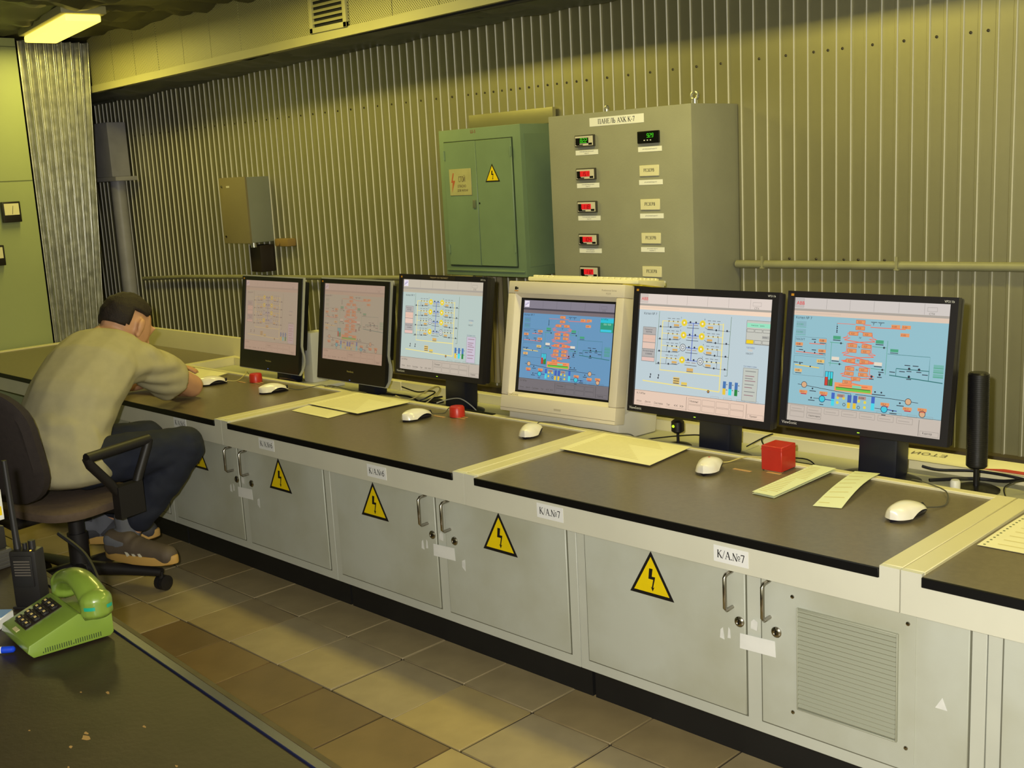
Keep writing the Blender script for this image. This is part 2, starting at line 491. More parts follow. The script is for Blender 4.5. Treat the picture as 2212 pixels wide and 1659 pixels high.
# bulkhead beam above the console
def bz(x):      # lower edge, sagging very slightly to the left
    return 1.868+0.0145*(x+6.1)
beam = struct('trim_1', label='perforated metal bulkhead running under the ceiling', cat='trim')
seams = [-6.07, -5.802, -5.562, -5.321, -5.072, -4.82, -4.564, -4.305, -4.03]
while seams[-1] < 0.9: seams.append(seams[-1]+.27)
for a, b in zip(seams[:-1], seams[1:]):
    z0 = bz((a+b)/2)+.03
    part('perforated_panel', MB().box(a+.0015, b-.0015, .972, .984, z0, 2.20), M_perf, beam)
mb = MB()
X0, X1 = -6.07, 1.0
mb.add([(X0, .966, bz(X0)), (X1, .966, bz(X1)), (X1, 1.0, bz(X1)), (X0, 1.0, bz(X0)), (X0, .966, bz(X0)+.036), (X1, .966, bz(X1)+.036), (X1, 1.0, bz(X1)+.036), (X0, 1.0, bz(X0)+.036)],
       [(0,3,2,1),(4,5,6,7),(0,1,5,4),(1,2,6,5),(2,3,7,6),(3,0,4,7)])
part('lower_rail', mb, M_beamrail, beam)
part('back_sheet', MB().box(X0, X1, .986, .995, 1.90, 2.2), M_gap, beam)
vent = thing('vent_grille', 'painted metal vent grille with slanted slats set in the overhead bulkhead', 'vent', (-3.885, .972, 1.925))
vx0, vx1, vz0, vz1 = -4.015, -3.765, 1.935, 2.19
part('frame', MB().box(vx0, vx1, .958, .972, vz0, vz0+.022).box(vx0, vx0+.022, .958, .972, vz0, vz1).box(vx1-.022, vx1, .958, .972, vz0, vz1).box(vx0, vx1, .958, .972, vz1-.02, vz1), M_beamrail, vent, bevel=.002)
part('dark_back', MB().box(vx0+.02, vx1-.02, .9695, .971, vz0+.02, vz1-.02), M_gap, vent)
for k in range(9):
    z = vz0+.035+k*.0225
    part('slat', MB().prism([(vx0+.022, .960, z), (vx0+.022, .9685, z+.011), (vx0+.022, .9685, z+.0125), (vx0+.022, .959, z+.0015)], (vx1-vx0-.044, 0, 0)), M_beamrail, vent)
# crumpled film hanging under the soffit
def sz(x, y):
    t = (y-.99)/.41
    w = noise.noise(Vector((x*3.0, y*3.0, 9)))*.035+abs(noise.noise(Vector((x*6.5, y*5, 3))))*.03
    return bz(x)+.012+.010*t-w*min(1, 4*t*(1-t)+.35)-.008
mb = MB().grid(lambda u, v: (-7.3+8.2*u, .99+.412*v, sz(-7.3+8.2*u, .99+.412*v)), 260, 14)
struct('trim_2', mb, M_film, 'crumpled dark film lining the underside of the bulkhead', 'trim', smooth=True, fix=False, sharp=12)

# partition on the left
wall_left = struct('wall_left', MB().box(-6.16, -6.076, -3.2, .585, 0, 2.14), M_greenw, 'pale green painted partition left of the corrugated sheet', 'wall')
part('seam', MB().box(-6.0762, -6.0745, -3.2, .585, 1.413, 1.417), mat('seam_dark', rgb(96, 104, 70), .7), wall_left)
part('seam', MB().box(-6.0762, -6.0745, -3.2, .585, 2.095, 2.099), MATS['seam_dark'], wall_left)
def corr(u, v):
    y = .588+.382*u
    return (-6.066+.020*math.cos(2*PI*y/.0485+.6), y-(.13*(1-v))*u*.9, .3+1.83*v)
mb = MB().grid(corr, 150, 2).grid(lambda u, v: (-6.09, corr(u, v)[1], corr(u, v)[2]), 150, 2)
mb.box(-6.16, -6.09, .588, .80, .3, 2.13)
corr_o = single('corrugated_sheet', mb, M_zinc, 'galvanised corrugated sheet standing at the end of the green partition', 'metal sheet', smooth=True, fix=False, sharp=60)
# meters on the green partition
def meter(y0, y1, z0, z1, label, face=True):
    t = thing('panel_meter', label, 'meter', (-6.075, (y0+y1)/2, z0), group='black framed meters on the green partition')
    part('case', MB().box(-6.075, -6.045, y0, y1, z0, z1), mat('meter_black', rgb(28, 24, 22), .4), t, bevel=.004)
    part('dial', MB().box(-6.046, -6.0435, y0+.008, y1-.010, z0+.038, z1-.010), mat('dial_cream', rgb(226, 220, 178), .5), t)
    part('needle', MB().prism([(-6.0432, (y0+y1)/2-.001, z0+.042), (-6.0432, (y0+y1)/2+.001, z0+.042), (-6.0432, (y0+y1)/2+.008, z0+.085), (-6.0432, (y0+y1)/2+.006, z0+.085)], (.0004, 0, 0)), M_ink, t)
meter(.398, .492, 1.203, 1.310, 'square black meter with a cream dial on the green partition')
meter(.275, .380, .985, 1.090, 'lower black meter cut by the left edge of the picture')

# dark corner behind the partition: duct, pipe, bright light strip put in as a pale box
t = thing('wall_duct', 'grey duct with a pipe below it on the wall behind the partition', 'duct', (-6.56, 1.36, .4))
part('duct_box', MB().box(-6.79, -6.50, 1.24, 1.36, 1.42, 1.74), M_greypipe, t, bevel=.008)
part('flange', MB().box(-6.81, -6.42, 1.22, 1.36, 1.395, 1.42), M_greypipe, t, bevel=.003)
part('pipe', MB().cyl((-6.56, 1.30, .40), (-6.56, 1.30, 1.40), .045, 16), M_greypipe, t, smooth=True)
single('light_strip', MB().box(-6.80, -6.775, 1.20, 1.215, 1.38, 1.80), mat('strip_pale', rgb(176, 176, 168), .4), 'narrow pale strip painted for the bright light beside the grey wall duct', 'strip', org=(-6.79, 1.21, 1.38))

# ------------------------------------------------------------------ ceiling fixtures
def lamp(cx, label, cy=.53, rz=0.0):
    t = thing('ceiling_light', label, 'lamp', (cx, cy, 2.10), rz=rz, group='fluorescent fixtures along the ceiling')
    L = .40
    part('housing', MB().box(-L-.02, L+.02, -.10, .10, .025, .06), M_beamrail, t, bevel=.004, world=False)
    part('diffuser', MB().box(-L, L, -.08, .08, -.008, .024), mat('lamp_glow', (1, .9, .4), .4, emit=(1.0, .80, .12), estr=2.0), t, bevel=.01, world=False)
    ld = bpy.data.lights.new('lamp_light', 'AREA'); ld.shape = 'RECTANGLE'; ld.size = 2*L; ld.size_y = .15
    ld.energy = LAMP_POWER; ld.color = LAMP_COLOR
    lo = bpy.data.objects.new('lamp_light', ld); COL.objects.link(lo); lo.parent = t
    lo.location = (0, 0, -.012)
lamp(-5.46, 'glowing yellow fluorescent fixture on the crumpled film ceiling', .555, math.radians(-10))
lamp(-3.7, 'second fluorescent fixture, above the middle of the console')
lamp(-2.0, 'third fluorescent fixture, above the right part of the console')
lamp(-0.3, 'fluorescent fixture nearest the camera')
# ------------------------------------------------------------------ the console: desks
SX = [-6.035, -4.60, -3.385, -2.166, -0.940, 0.285]
ZT = 0.544
def rect(mb, x0, x1, y, z0, z1):
    return mb.quad((x0, y, z0), (x1, y, z0), (x1, y, z1), (x0, y, z1))
DESK_L = ['console desk top at the far left, beside the green partition', 'console desk top the man leans on, under the two pinkish screens',
          'console desk top with cream sheets and a red round cap below the third monitor', 'console desk top carrying the red box and two chart strips', 'console desk top cut off by the right edge, with a perforated sheet']
DESK = []
for i in range(5):
    x0, x1 = SX[i]+.0012, SX[i+1]-.0012
    t = thing('console_desk', DESK_L[i], 'desk', ((x0+x1)/2, .4, .458), group='desk tops of the console row')
    DESK.append(t)
    tw = .042
    yb = .548 if i else .83
    part('worktop', MB().box(x0+tw, x1-tw, 0.001, yb, .524, .541), M_lam, t)
    part('edge_strip', MB().box(x0+tw, x1-tw, -.004, .001, .521, .5412), M_black, t, bevel=.001, seg=1)
    part('apron', MB().box(x0, x1, 0, .012, .459, .5205).box(x0, x0+tw-.0006, 0, .012, .5205, ZT+.002).box(x1-tw+.0006, x1, 0, .012, .5205, ZT+.002), M_apron, t)
    ye = .572 if i else .83
    part('side_trim', MB().box(x0, x0+tw, .0125, ye, .50, ZT+.003), M_trim, t, bevel=.0012, seg=1)
    part('side_trim', MB().box(x1-tw, x1, .0125, ye, .50, ZT+.003), M_trim, t, bevel=.0012, seg=1)
    if i:
        part('rear_trim', MB().box(x0+tw, x1-tw, .548, .572, .50, ZT+.003), M_trim, t, bevel=.0012, seg=1)
        part('cable_tray', MB().box(x0, x1, .572, .80, .485, .508), M_trough, t)
        w = (x1-x0)/3
        for k in range(3):
            part('tray_lid', MB().box(x0+k*w+.002, x0+(k+1)*w-.002, .578, .796, .508, .5113), M_trough, t, bevel=.0008, seg=1)
        part('rear_rail', MB().box(x0, x1, .80, .83, .46, ZT+.001), M_trim, t, bevel=.002, seg=1)
    else:
        part('upstand', MB().box(x0, x1+.14, .832, .856, .30, .632), M_trim, t, bevel=.003)
    part('underside', MB().box(x0+.002, x1-.002, .013, .82, .459, .484), M_cab, t)

def door_label(desk, x, z, s, tilt=0.0):
    w, h = .088, .037
    p = part('name_label', MB().box(x-w/2, x+w/2, -.0008, 0, z-h/2, z+h/2), M_white, desk)
    mb = MB(); serif(mb, s, (x, -.0008, z-.0085), (1, 0, 0), (0, 0, 1), .0175, off=(0, -.0002, 0), xs=.98)
    part('lettering', mb, M_ink, p, fix=False)
door_label(DESK[1], -3.670, .501, 'К/А.№5')
door_label(DESK[2], -3.113, .4975, 'К/А.№6')
door_label(DESK[2], -2.540, .493, 'К/А.№6')
door_label(DESK[3], -1.854, .494, 'К/А.№7')
door_label(DESK[3], -1.323, .492, 'К/А.№7')

# ------------------------------------------------------------------ the console: cabinets
CX = [-6.05, -4.828, -3.815, -2.800, -1.786, -0.778, 0.235]
CAB_L = [None, 'console cabinet behind the man\'s legs at the left', 'console cabinet left of the middle one, right of the man\'s knee', 'console cabinet in the middle, both doors with warning triangles',
         'console cabinet with a louvred door at the right', 'console cabinet cut off by the right edge']
FY = .016
def triangle(parent, ax, az, s=1.0, y=FY-.004, w=.128, h=.110):
    """yellow warning triangle with a lightning bolt, apex at (ax, az)"""
    y0 = y
    b = MB().prism([(ax, y0, az), (ax-w/2*s, y0, az-h*s), (ax+w/2*s, y0, az-h*s)], (0, -.0006, 0))
    p = part('warning_triangle', b, M_ink, parent)
    k = .80; cz_ = az-h*s*.62
    f = lambda x, z: (ax+(x-ax)*k, y0-.0008, cz_+(z-cz_)*k)
    part('yellow_field', MB().prism([f(ax, az), f(ax-w/2*s, az-h*s), f(ax+w/2*s, az-h*s)], (0, -.0003, 0)), M_yellow, p)
    bolt = [(-.004, .024), (.006, .024), (.003, .005), (.013, .005), (.006, -.022), (.010, -.020), (.0045, -.031), (-.0005, -.020), (.0025, -.022), (.007, -.002), (-.007, -.002)]
    o = [(ax+bx*s*1.0-.001, y0-.0012, az-h*s*.60+bz_*s*1.0) for bx, bz_ in bolt]
    cvs = o
    mbb = MB().prism(cvs, (0, -.0002, 0))
    part('bolt_mark', mbb, M_ink, p)
    return p
def handle(parent, x, ztop=.4535, zbot=.372):
    y = FY-.034
    r = .0042
    path = [(x, FY-.004, ztop), (x, y+.006, ztop), (x, y, ztop-.006), (x, y, zbot+.006), (x, y+.006, zbot), (x, FY-.004, zbot)]
    return part('handle', MB().tube(path, r, 10), M_chrome, parent, smooth=True)
def lock(parent, x, z):
    p = part('lock', MB().lathe((x, FY-.004, z), [(.012, 0), (.012, -.003), (.009, -.006), (.0055, -.0065), (.004, -.005)], 20, 'y'), M_chrome, parent, smooth=True)
    part('keyhole', MB().box(x-.0012, x+.0012, FY-.0105, FY-.0095, z-.004, z+.004), M_ink, p)
def scrap(parent, pts, m=M_torn, y=FY-.0045):
    part('torn_sticker', MB().prism([(x, y, z) for x, z in pts], (0, -.0004, 0)), m, parent)
for i in range(1, 6):
    x0, x1 = CX[i]+.001, CX[i+1]-.001
    xc = (x0+x1)/2+.005
    t = thing('console_cabinet', CAB_L[i], 'cabinet', ((x0+x1)/2, .4, 0), group='cabinets under the console')
    part('carcass', MB().box(x0, x1, FY+.001, .80, .096, .4575), M_cab, t, bevel=.001, seg=1)
    part('plinth', MB().box(x0+.004, x1-.004, .062, .74, 0, .096), M_plinth, t)
    dl = (x0+.030, xc-.0205); dr = (xc+.0205, x1-.030)
    doors = []
    for k, (a, b) in enumerate((dl, dr)):
        if i == 5 and k == 1: continue
        fr = part('door', MB().box(a, b, FY-.004, FY+.004, .126, .4565), M_door, t, bevel=.0015, seg=1)
        doors.append(fr)
        part('door_gap', MB().box(a-.003, b+.003, FY-.0006, FY+.002, .123, .4572), mat('gap_grey', rgb(104, 104, 88), .7), fr)
    if i == 5: continue
    handle(doors[0], xc-.052); handle(doors[1], xc+.042)
    lock(doors[0], xc-.034, .342); lock(doors[1], xc+.058, .342)
    if i < 4: triangle(doors[1], {1: -4.09, 2: -3.072, 3: -2.052}[i], .455)
    triangle(doors[0], {1: -4.60, 2: -3.588, 3: -2.580, 4: -1.551}[i], .453)
    sx = xc+.012
    part('paper_sticker', MB().prism([(sx-.046, FY-.0048, .281), (sx+.044, FY-.0048, .284), (sx+.042, FY-.0048, .320), (sx-.045, FY-.0048, .316)], (0, -.0005, 0)), M_paperw, t)
    scrap(t, [(xc-.006, .334), (xc+.010, .332), (xc+.012, .352), (xc+.002, .357), (xc-.005, .350)])
    scrap(doors[0], [(xc-.086, .292), (xc-.074, .290), (xc-.078, .318), (xc-.084, .312)])
    scrap(doors[0], [(xc-.066, .296), (xc-.058, .297), (xc-.059, .316), (xc-.063, .322)])
    scrap(doors[1], [(xc+.082, .272), (xc+.095, .262), (xc+.095, .296), (xc+.083, .290)])
    if i == 4:
        scrap(doors[1], [(-.872, .280), (-.848, .280), (-.858, .304)])
        # louvred panel
        d = doors[1]
        gx0, gx1, gz0, gz1 = -1.165, -.949, .187, .408
        pl = part('vent_panel', MB().box(-1.198, -.912, FY-.0052, FY-.004, .146, .4565), M_door, d)
        gr = part('vent_recess', MB().box(gx0, gx1, FY-.0062, FY-.0052, gz0, gz1), mat('recess_grey', rgb(112, 112, 88), .7), d)
        n = 22
        M_slat = mat('louvre_paint', rgb(166, 168, 148), .45)
        sl = MB().prism([(gx0, FY-.0062, 0), (gx0, FY-.0125, .0015), (gx0, FY-.0125, .003), (gx0, FY-.0062, .0075)], (gx1-gx0, 0, 0))
        org = ROOT[d.name]
        slm = sl.mesh('slat', M_slat, org=org)
        for k in range(n):
            o = bpy.data.objects.new('slat', slm); COL.objects.link(o); o.parent = d
            o.location = (0, 0, gz0+.003+k*(gz1-gz0-.008)/(n-1))
        part('vent_rim', MB().box(gx0-.003, gx0, FY-.012, FY-.0052, gz0-.003, gz1+.003).box(gx1, gx1+.003, FY-.012, FY-.0052, gz0-.003, gz1+.003).box(gx0, gx1, FY-.012, FY-.0052, gz0-.003, gz0).box(gx0, gx1, FY-.012, FY-.0052, gz1, gz1+.003), M_slat, d, bevel=.001, seg=1)
        for sx_, sz_ in ((-1.180, .431), (-.928, .436), (-1.180, .172), (-.929, .176)):
            part('screw', MB().lathe((sx_, FY-.0052, sz_), [(.0045, 0), (.004, -.0018), (.001, -.0026)], 12, 'y'), M_chrome, d, smooth=True)
# ------------------------------------------------------------------ things on the wall
def serif_part(name, s, x, y, z, h, parent, m=M_ink, xs=1.0):
    mb = MB(); serif(mb, s, (x, y, z), (1, 0, 0), (0, 0, 1), h, off=(0, -.0003, 0), xs=xs)
    return part(name, mb, m, parent, fix=False)
def sans_part(name, s, x, y, z, h, parent, m=M_ink, maxw=None):
    mb = MB(); sans(mb, s, (x, y, z), (1, 0, 0), (0, 0, 1), h, off=(0, -.0003, 0), center=True, maxw=maxw)
    return part(name, mb, m, parent, fix=False)
M_disp = mat('display_black', rgb(14, 14, 14), .25)
M_ledg = mat('digits_green', (0, 0, 0), .5, emit=rgb(70, 220, 30), estr=1.0)
M_ledr = mat('digits_red', (0, 0, 0), .5, emit=rgb(225, 25, 30), estr=1.0)
M_bez = mat('meter_bezel', rgb(58, 56, 50), .4)
M_meterw = mat('meter_face_white', rgb(206, 200, 180), .5)
SEG = {'0': 'abcdef', '1': 'bc', '2': 'abged', '3': 'abgcd', '4': 'fgbc', '5': 'afgcd', '6': 'afgecd', '7': 'abc', '8': 'abcdefg', '9': 'abcdfg'}
def digits(s, x, y, z, h, parent, m):
    mb = MB(); w = h*.55; t = h*.13
    for c in s:
        for k in SEG.get(c, ''):
            q = {'a': (0, h, w, h), 'd': (0, 0, w, 0), 'g': (0, h/2, w, h/2), 'b': (w, h/2, w, h), 'c': (w, 0, w, h/2), 'f': (0, h/2, 0, h), 'e': (0, 0, 0, h/2)}[k]
            vs, fs = ribbon([(q[0], q[1]), (q[2], q[3])], t)
            mb.add([(x+a+b*.12, y, z+b) for a, b in vs], fs)
        if c == '.': mb.quad((x-.003, y, z-.001), (x-.001, y, z-.001), (x-.001, y, z+.001), (x-.003, y, z+.001))
        else: x += w*1.5
    part('digits', mb, m, parent, fix=False)

# grey instrument panel
PY = 1.13
t = thing('instrument_panel', 'grey instrument panel box with red and green digital readouts on the wall', 'panel', (-2.53, 1.26, .45))
PANEL = t
part('body', MB().box(-2.845, -2.215, PY, 1.398, .45, 1.517), M_greybox, t, bevel=.003)
p = part('title_plate', MB().box(-2.648, -2.408, PY-.001, PY, 1.4695, 1.499), M_white, t)
serif_part('lettering', 'ПАНЕЛЬ АХК К-7', -2.528, PY-.001, 1.4765, .0165, p, xs=1.02)
def eyebolt(x, z, r, parent):
    pts = [(x, PY+.05, z+r+.012)]
    ring = [(x+r*math.cos(a), PY+.05, z+.013+r+r*math.sin(a)) for a in [2*PI*k/14 for k in range(15)]]
    part('eyebolt', MB().tube(ring, .0055, 8).cyl((x, PY+.05, z-.002), (x, PY+.05, z+.016), .010, 10), M_zinc, parent, smooth=True)
eyebolt(-2.235, 1.517, .0125, t); eyebolt(-2.61, 1.511, .006, t)
def readout(x, z, parent, style, txt):
    w, h = .090, .041
    b = part('digital_readout', MB().box(x, x+w, PY-.010, PY, z, z+h), M_bez if style != 'dark' else M_disp, parent, bevel=.003)
    if style == 'dark':
        part('window', MB().box(x+.006, x+w-.006, PY-.0108, PY-.010, z+.006, z+h-.005), M_disp, b)
        digits(txt, x+.042, PY-.0112, z+.020, .012, b, M_ledg)
        part('buttons', MB().box(x+.030, x+.034, PY-.0125, PY-.0108, z+.009, z+.012).box(x+.043, x+.047, PY-.0125, PY-.0108, z+.009, z+.012).box(x+.056, x+.060, PY-.0125, PY-.0108, z+.009, z+.012), M_white, b)
    else:
        part('face', MB().box(x+.004, x+w-.004, PY-.0106, PY-.010, z+.004, z+h-.004), M_meterw, b)
        part('left_block', MB().box(x+.006, x+.024, PY-.0112, PY-.0106, z+.007, z+h-.010), M_disp, b)
        part('window', MB().box(x+.022, x+.066, PY-.0116, PY-.0106, z+.012, z+h-.010), M_disp if style == 'green' else M_ledr, b)
        if style == 'green': digits(txt, x+.028, PY-.0119, z+.0145, .014, b, M_ledg)
        else: digits(txt, x+.030, PY-.0119, z+.0145, .013, b, mat('digits_dark', rgb(110, 8, 16), .4))
        part('lower_keys', MB().box(x+.010, x+.040, PY-.0112, PY-.0106, z+.005, z+.0085).box(x+.066, x+.082, PY-.0112, PY-.0106, z+.006, z+.013), M_disp, b)
def micro(x, z, parent, n=2, w=.104, txt=('Температура питательной', 'воды К-7')):
    p = part('caption_strip', MB().box(x, x+w, PY-.001, PY, z, z+.0165), M_white, parent)
    if n == 2:
        sans_part('lettering', txt[0], x+w/2, PY-.001, z+.0095, .0042, p, maxw=w*.92)
        sans_part('lettering', txt[1], x+w/2, PY-.001, z+.003, .0042, p, maxw=w*.4)
    else:
        sans_part('lettering', txt[0], x+w/2, PY-.001, z+.006, .005, p, maxw=w*.85)
for k, (z, st, tx) in enumerate(((1.402, 'green', '82.2'), (1.287, 'red', '15.1'), (1.172, 'red', '11.8'), (1.056, 'red', '10.4'), (.940, 'red', '11.2'))):
    readout(-2.714, z, PANEL, st, tx)
    micro(-2.718, z-.028, PANEL, 2, .104, (('Солесодержание питательной', 'воды К-7'), ('Солесодержание котловой', 'воды К-7'), ('Солесодержание конденсата', 'воды К-7'), ('Солесодержание', 'чистый отсек барабан К-7'), ('Солесодержание пара', 'К-7'))[k])
readout(-2.432, 1.399, PANEL, 'dark', '9.29')
micro(-2.436, 1.372, PANEL, 1, .100, ('pH питательной воды К-7',))
for k, z in enumerate((1.291, 1.178, 1.064, .950)):
    p = part('reserve_plate', MB().box(-2.431, -2.349, PY-.004, PY, z, z+.036), M_paper if False else mat('plate_cream', rgb(222, 216, 180), .5), PANEL, bevel=.001, seg=1)
    serif_part('lettering', 'РЕЗЕРВ', -2.390, PY-.004, z+.0145, .0105, p, xs=1.08)
    micro(-2.436, z-.029, PANEL, 1 if k < 2 else 2, .100, ('pH котловой воды К-7', 'барабан К-7'))

# green electrical cabinet
GY = 1.20
t = thing('electrical_cabinet', 'green two-door electrical cabinet with warning signs on the ribbed wall', 'cabinet', (-3.29, 1.3, .92))
part('body', MB().box(-3.523, -3.058, GY, 1.398, .921, 1.507), M_grnbox, t, bevel=.003)
part('recess_line', MB().box(-3.494, -3.100, GY-.0010, GY+.004, .958, 1.461), mat('green_dark_gap', rgb(50, 64, 46), .7), t)
d1 = part('door', MB().box(-3.490, -3.3045, GY-.007, GY, .963, 1.457), M_grnbox, t, bevel=.002, seg=1)
d2 = part('door', MB().box(-3.3025, -3.104, GY-.007, GY, .963, 1.457), M_grnbox, t, bevel=.002, seg=1)
part('side_panel', MB().box(-3.058, -3.056, GY+.02, 1.385, .96, 1.47), M_grnbox, t)
part('lower_ridge', MB().box(-3.515, -3.066, GY-.005, GY, .940, .9455), M_grnbox, t, bevel=.001, seg=1)
for hx, hz, d in ((-3.487, 1.407, d1), (-3.487, 1.03, d1), (-3.107, 1.407, d2), (-3.105, 1.037, d2)):
    part('hinge', MB().cyl((hx, GY-.009, hz-.018), (hx, GY-.009, hz+.018), .0042, 8), M_grnbox, d, smooth=True)
p = part('door_latch', MB().box(-3.331, -3.314, GY-.012, GY-.007, 1.193, 1.226), mat('latch_worn', rgb(120, 128, 106), .4, metal=.4), d1, bevel=.003)
part('keyhole', MB().lathe((-3.2945, GY-.007, 1.212), [(.004, 0), (.004, -.0008)], 10, 'y'), M_ink, d2)
sg = part('danger_plate', MB().box(-3.463, -3.334, GY-.0095, GY-.007, 1.245, 1.351), mat('plate_faded', rgb(172, 168, 118), .5, var=.1, scale=20), d1, bevel=.001, seg=1)
M_redf = mat('faded_red', rgb(176, 92, 60), .6)
serif_part('lettering', 'СТОЙ', -3.388, GY-.0097, 1.299, .022, sg, mat('faded_brown', rgb(96, 78, 52), .6), xs=.62)
sans_part('lettering', 'ОПАСНО', -3.390, GY-.0097, 1.277, .011, sg, MATS['faded_brown'], maxw=.05)
sans_part('lettering', 'ДЛЯ ЖИЗНИ', -3.386, GY-.0097, 1.259, .011, sg, MATS['faded_brown'], maxw=.062)
part('bolt_mark', MB().prism([(-3.440, GY-.0096, 1.335), (-3.434, GY-.0096, 1.335), (-3.442, GY-.0096, 1.305), (-3.428, GY-.0096, 1.305), (-3.449, GY-.0096, 1.258), (-3.444, GY-.0096, 1.297), (-3.452, GY-.0096, 1.297)], (0, -.0003, 0)), M_redf, sg)
triangle(d2, -3.213, 1.364, s=.64, y=GY-.007)
sans_part('number_mark', 'Ш-5', -3.318, GY-.0003, 1.487, .013, t, mat('faded_red_paint', rgb(140, 50, 40), .6), maxw=.05)
single('cover_plate', MB().box(-3.517, -3.042, 1.370, 1.3885, 1.5085, 1.568), M_wallm, 'flat metal plate on the ribbed wall above the green cabinet', 'plate', org=(-3.28, 1.38, 1.507), bevel=.001)

# small box, socket, conduits
t = thing('junction_cabinet', 'small brown and grey metal box on the dark left part of the wall', 'box', (-5.19, 1.32, 1.035))
part('body', MB().box(-5.328, -5.082, 1.262, 1.398, 1.036, 1.372), M_bluegrey, t, bevel=.003)
fd = part('door', MB().box(-5.330, -5.080, 1.250, 1.262, 1.034, 1.374), M_brownbox, t, bevel=.002)
part('lock', MB().lathe((-5.305, 1.250, 1.33), [(.006, 0), (.006, -.004), (.002, -.005)], 10, 'y'), M_chrome, fd, smooth=True)
part('lock', MB().lathe((-5.305, 1.250, 1.07), [(.005, 0), (.005, -.004), (.002, -.005)], 10, 'y'), M_ink, fd, smooth=True)
part('name_mark', MB().box(-5.262, -5.232, 1.2492, 1.250, 1.322, 1.332), M_meterw, fd)
part('conduit_gland', MB().cyl((-5.105, 1.285, 1.012), (-5.105, 1.285, 1.036), .016, 12), M_zinc, t, smooth=True)
single('dark_starter_box', MB().box(-5.19, -5.09, 1.31, 1.398, .88, 1.02), mat('dark_brown_plastic', rgb(38, 28, 24), .5), 'dark plastic box right under the small metal box on the wall', 'box', org=(-5.14, 1.35, .88), bevel=.006)
t = thing('wall_socket', 'small tan wall socket right of the dark plastic box', 'socket', (-4.945, 1.37, 1.0))
part('case', MB().box(-5.005, -4.885, 1.345, 1.398, 1.012, 1.052), mat('tan_plastic', rgb(150, 122, 70), .5), t, bevel=.008)
part('socket_face', MB().lathe((-4.97, 1.345, 1.032), [(.016, 0), (.016, -.004), (.010, -.005)], 14, 'y'), MATS['tan_plastic'], t, smooth=True)
single('conduit_pipe', MB().tube([(-6.5, 1.365, .80), (-6.0, 1.365, .825), (-5.4, 1.365, .842), (-4.9, 1.365, .853), (-4.3, 1.365, .868), (-3.7, 1.365, .884), (-3.535, 1.365, .889)], .012, 10), M_pipe,
       'thin painted conduit along the wall behind the left screens', 'pipe', org=(-4.6, 1.365, .80), smooth=True)
t = thing('conduit_pipe', 'straight painted conduit along the wall right of the instrument panel', 'pipe', (-1.2, 1.365, .98))
part('pipe', MB().tube([(-2.21, 1.372, .975), (-1.9, 1.372, .978), (-1.2, 1.372, .986), (-.4, 1.372, .995), (.6, 1.372, 1.005)], .014, 10), M_pipe, t, smooth=True)
for q in (-2.1, -1.62, -1.11, -.62):
    part('clip', MB().box(q-.008, q+.008, 1.355, 1.392, .962+.011*(q+2.2)/1., .966+.011*(q+2.2)/1.).box(q-.004, q+.004, 1.355, 1.360, .966+.011*(q+2.2), 1.004+.011*(q+2.2)), M_pipe, t)
mb = MB()
for k in range(3): mb.tube([(-3.425+.03*k, 1.345-.006*(k % 2), .45), (-3.423+.03*k, 1.345, .70), (-3.42+.03*k, 1.345, .9195)], .014, 8)
single('cable_bundle', mb, mat('cable_tan', rgb(140, 130, 100), .5), 'bundle of tan cables dropping from the green cabinet behind the tube monitor', 'cables', org=(-3.4, 1.345, .45), smooth=True)

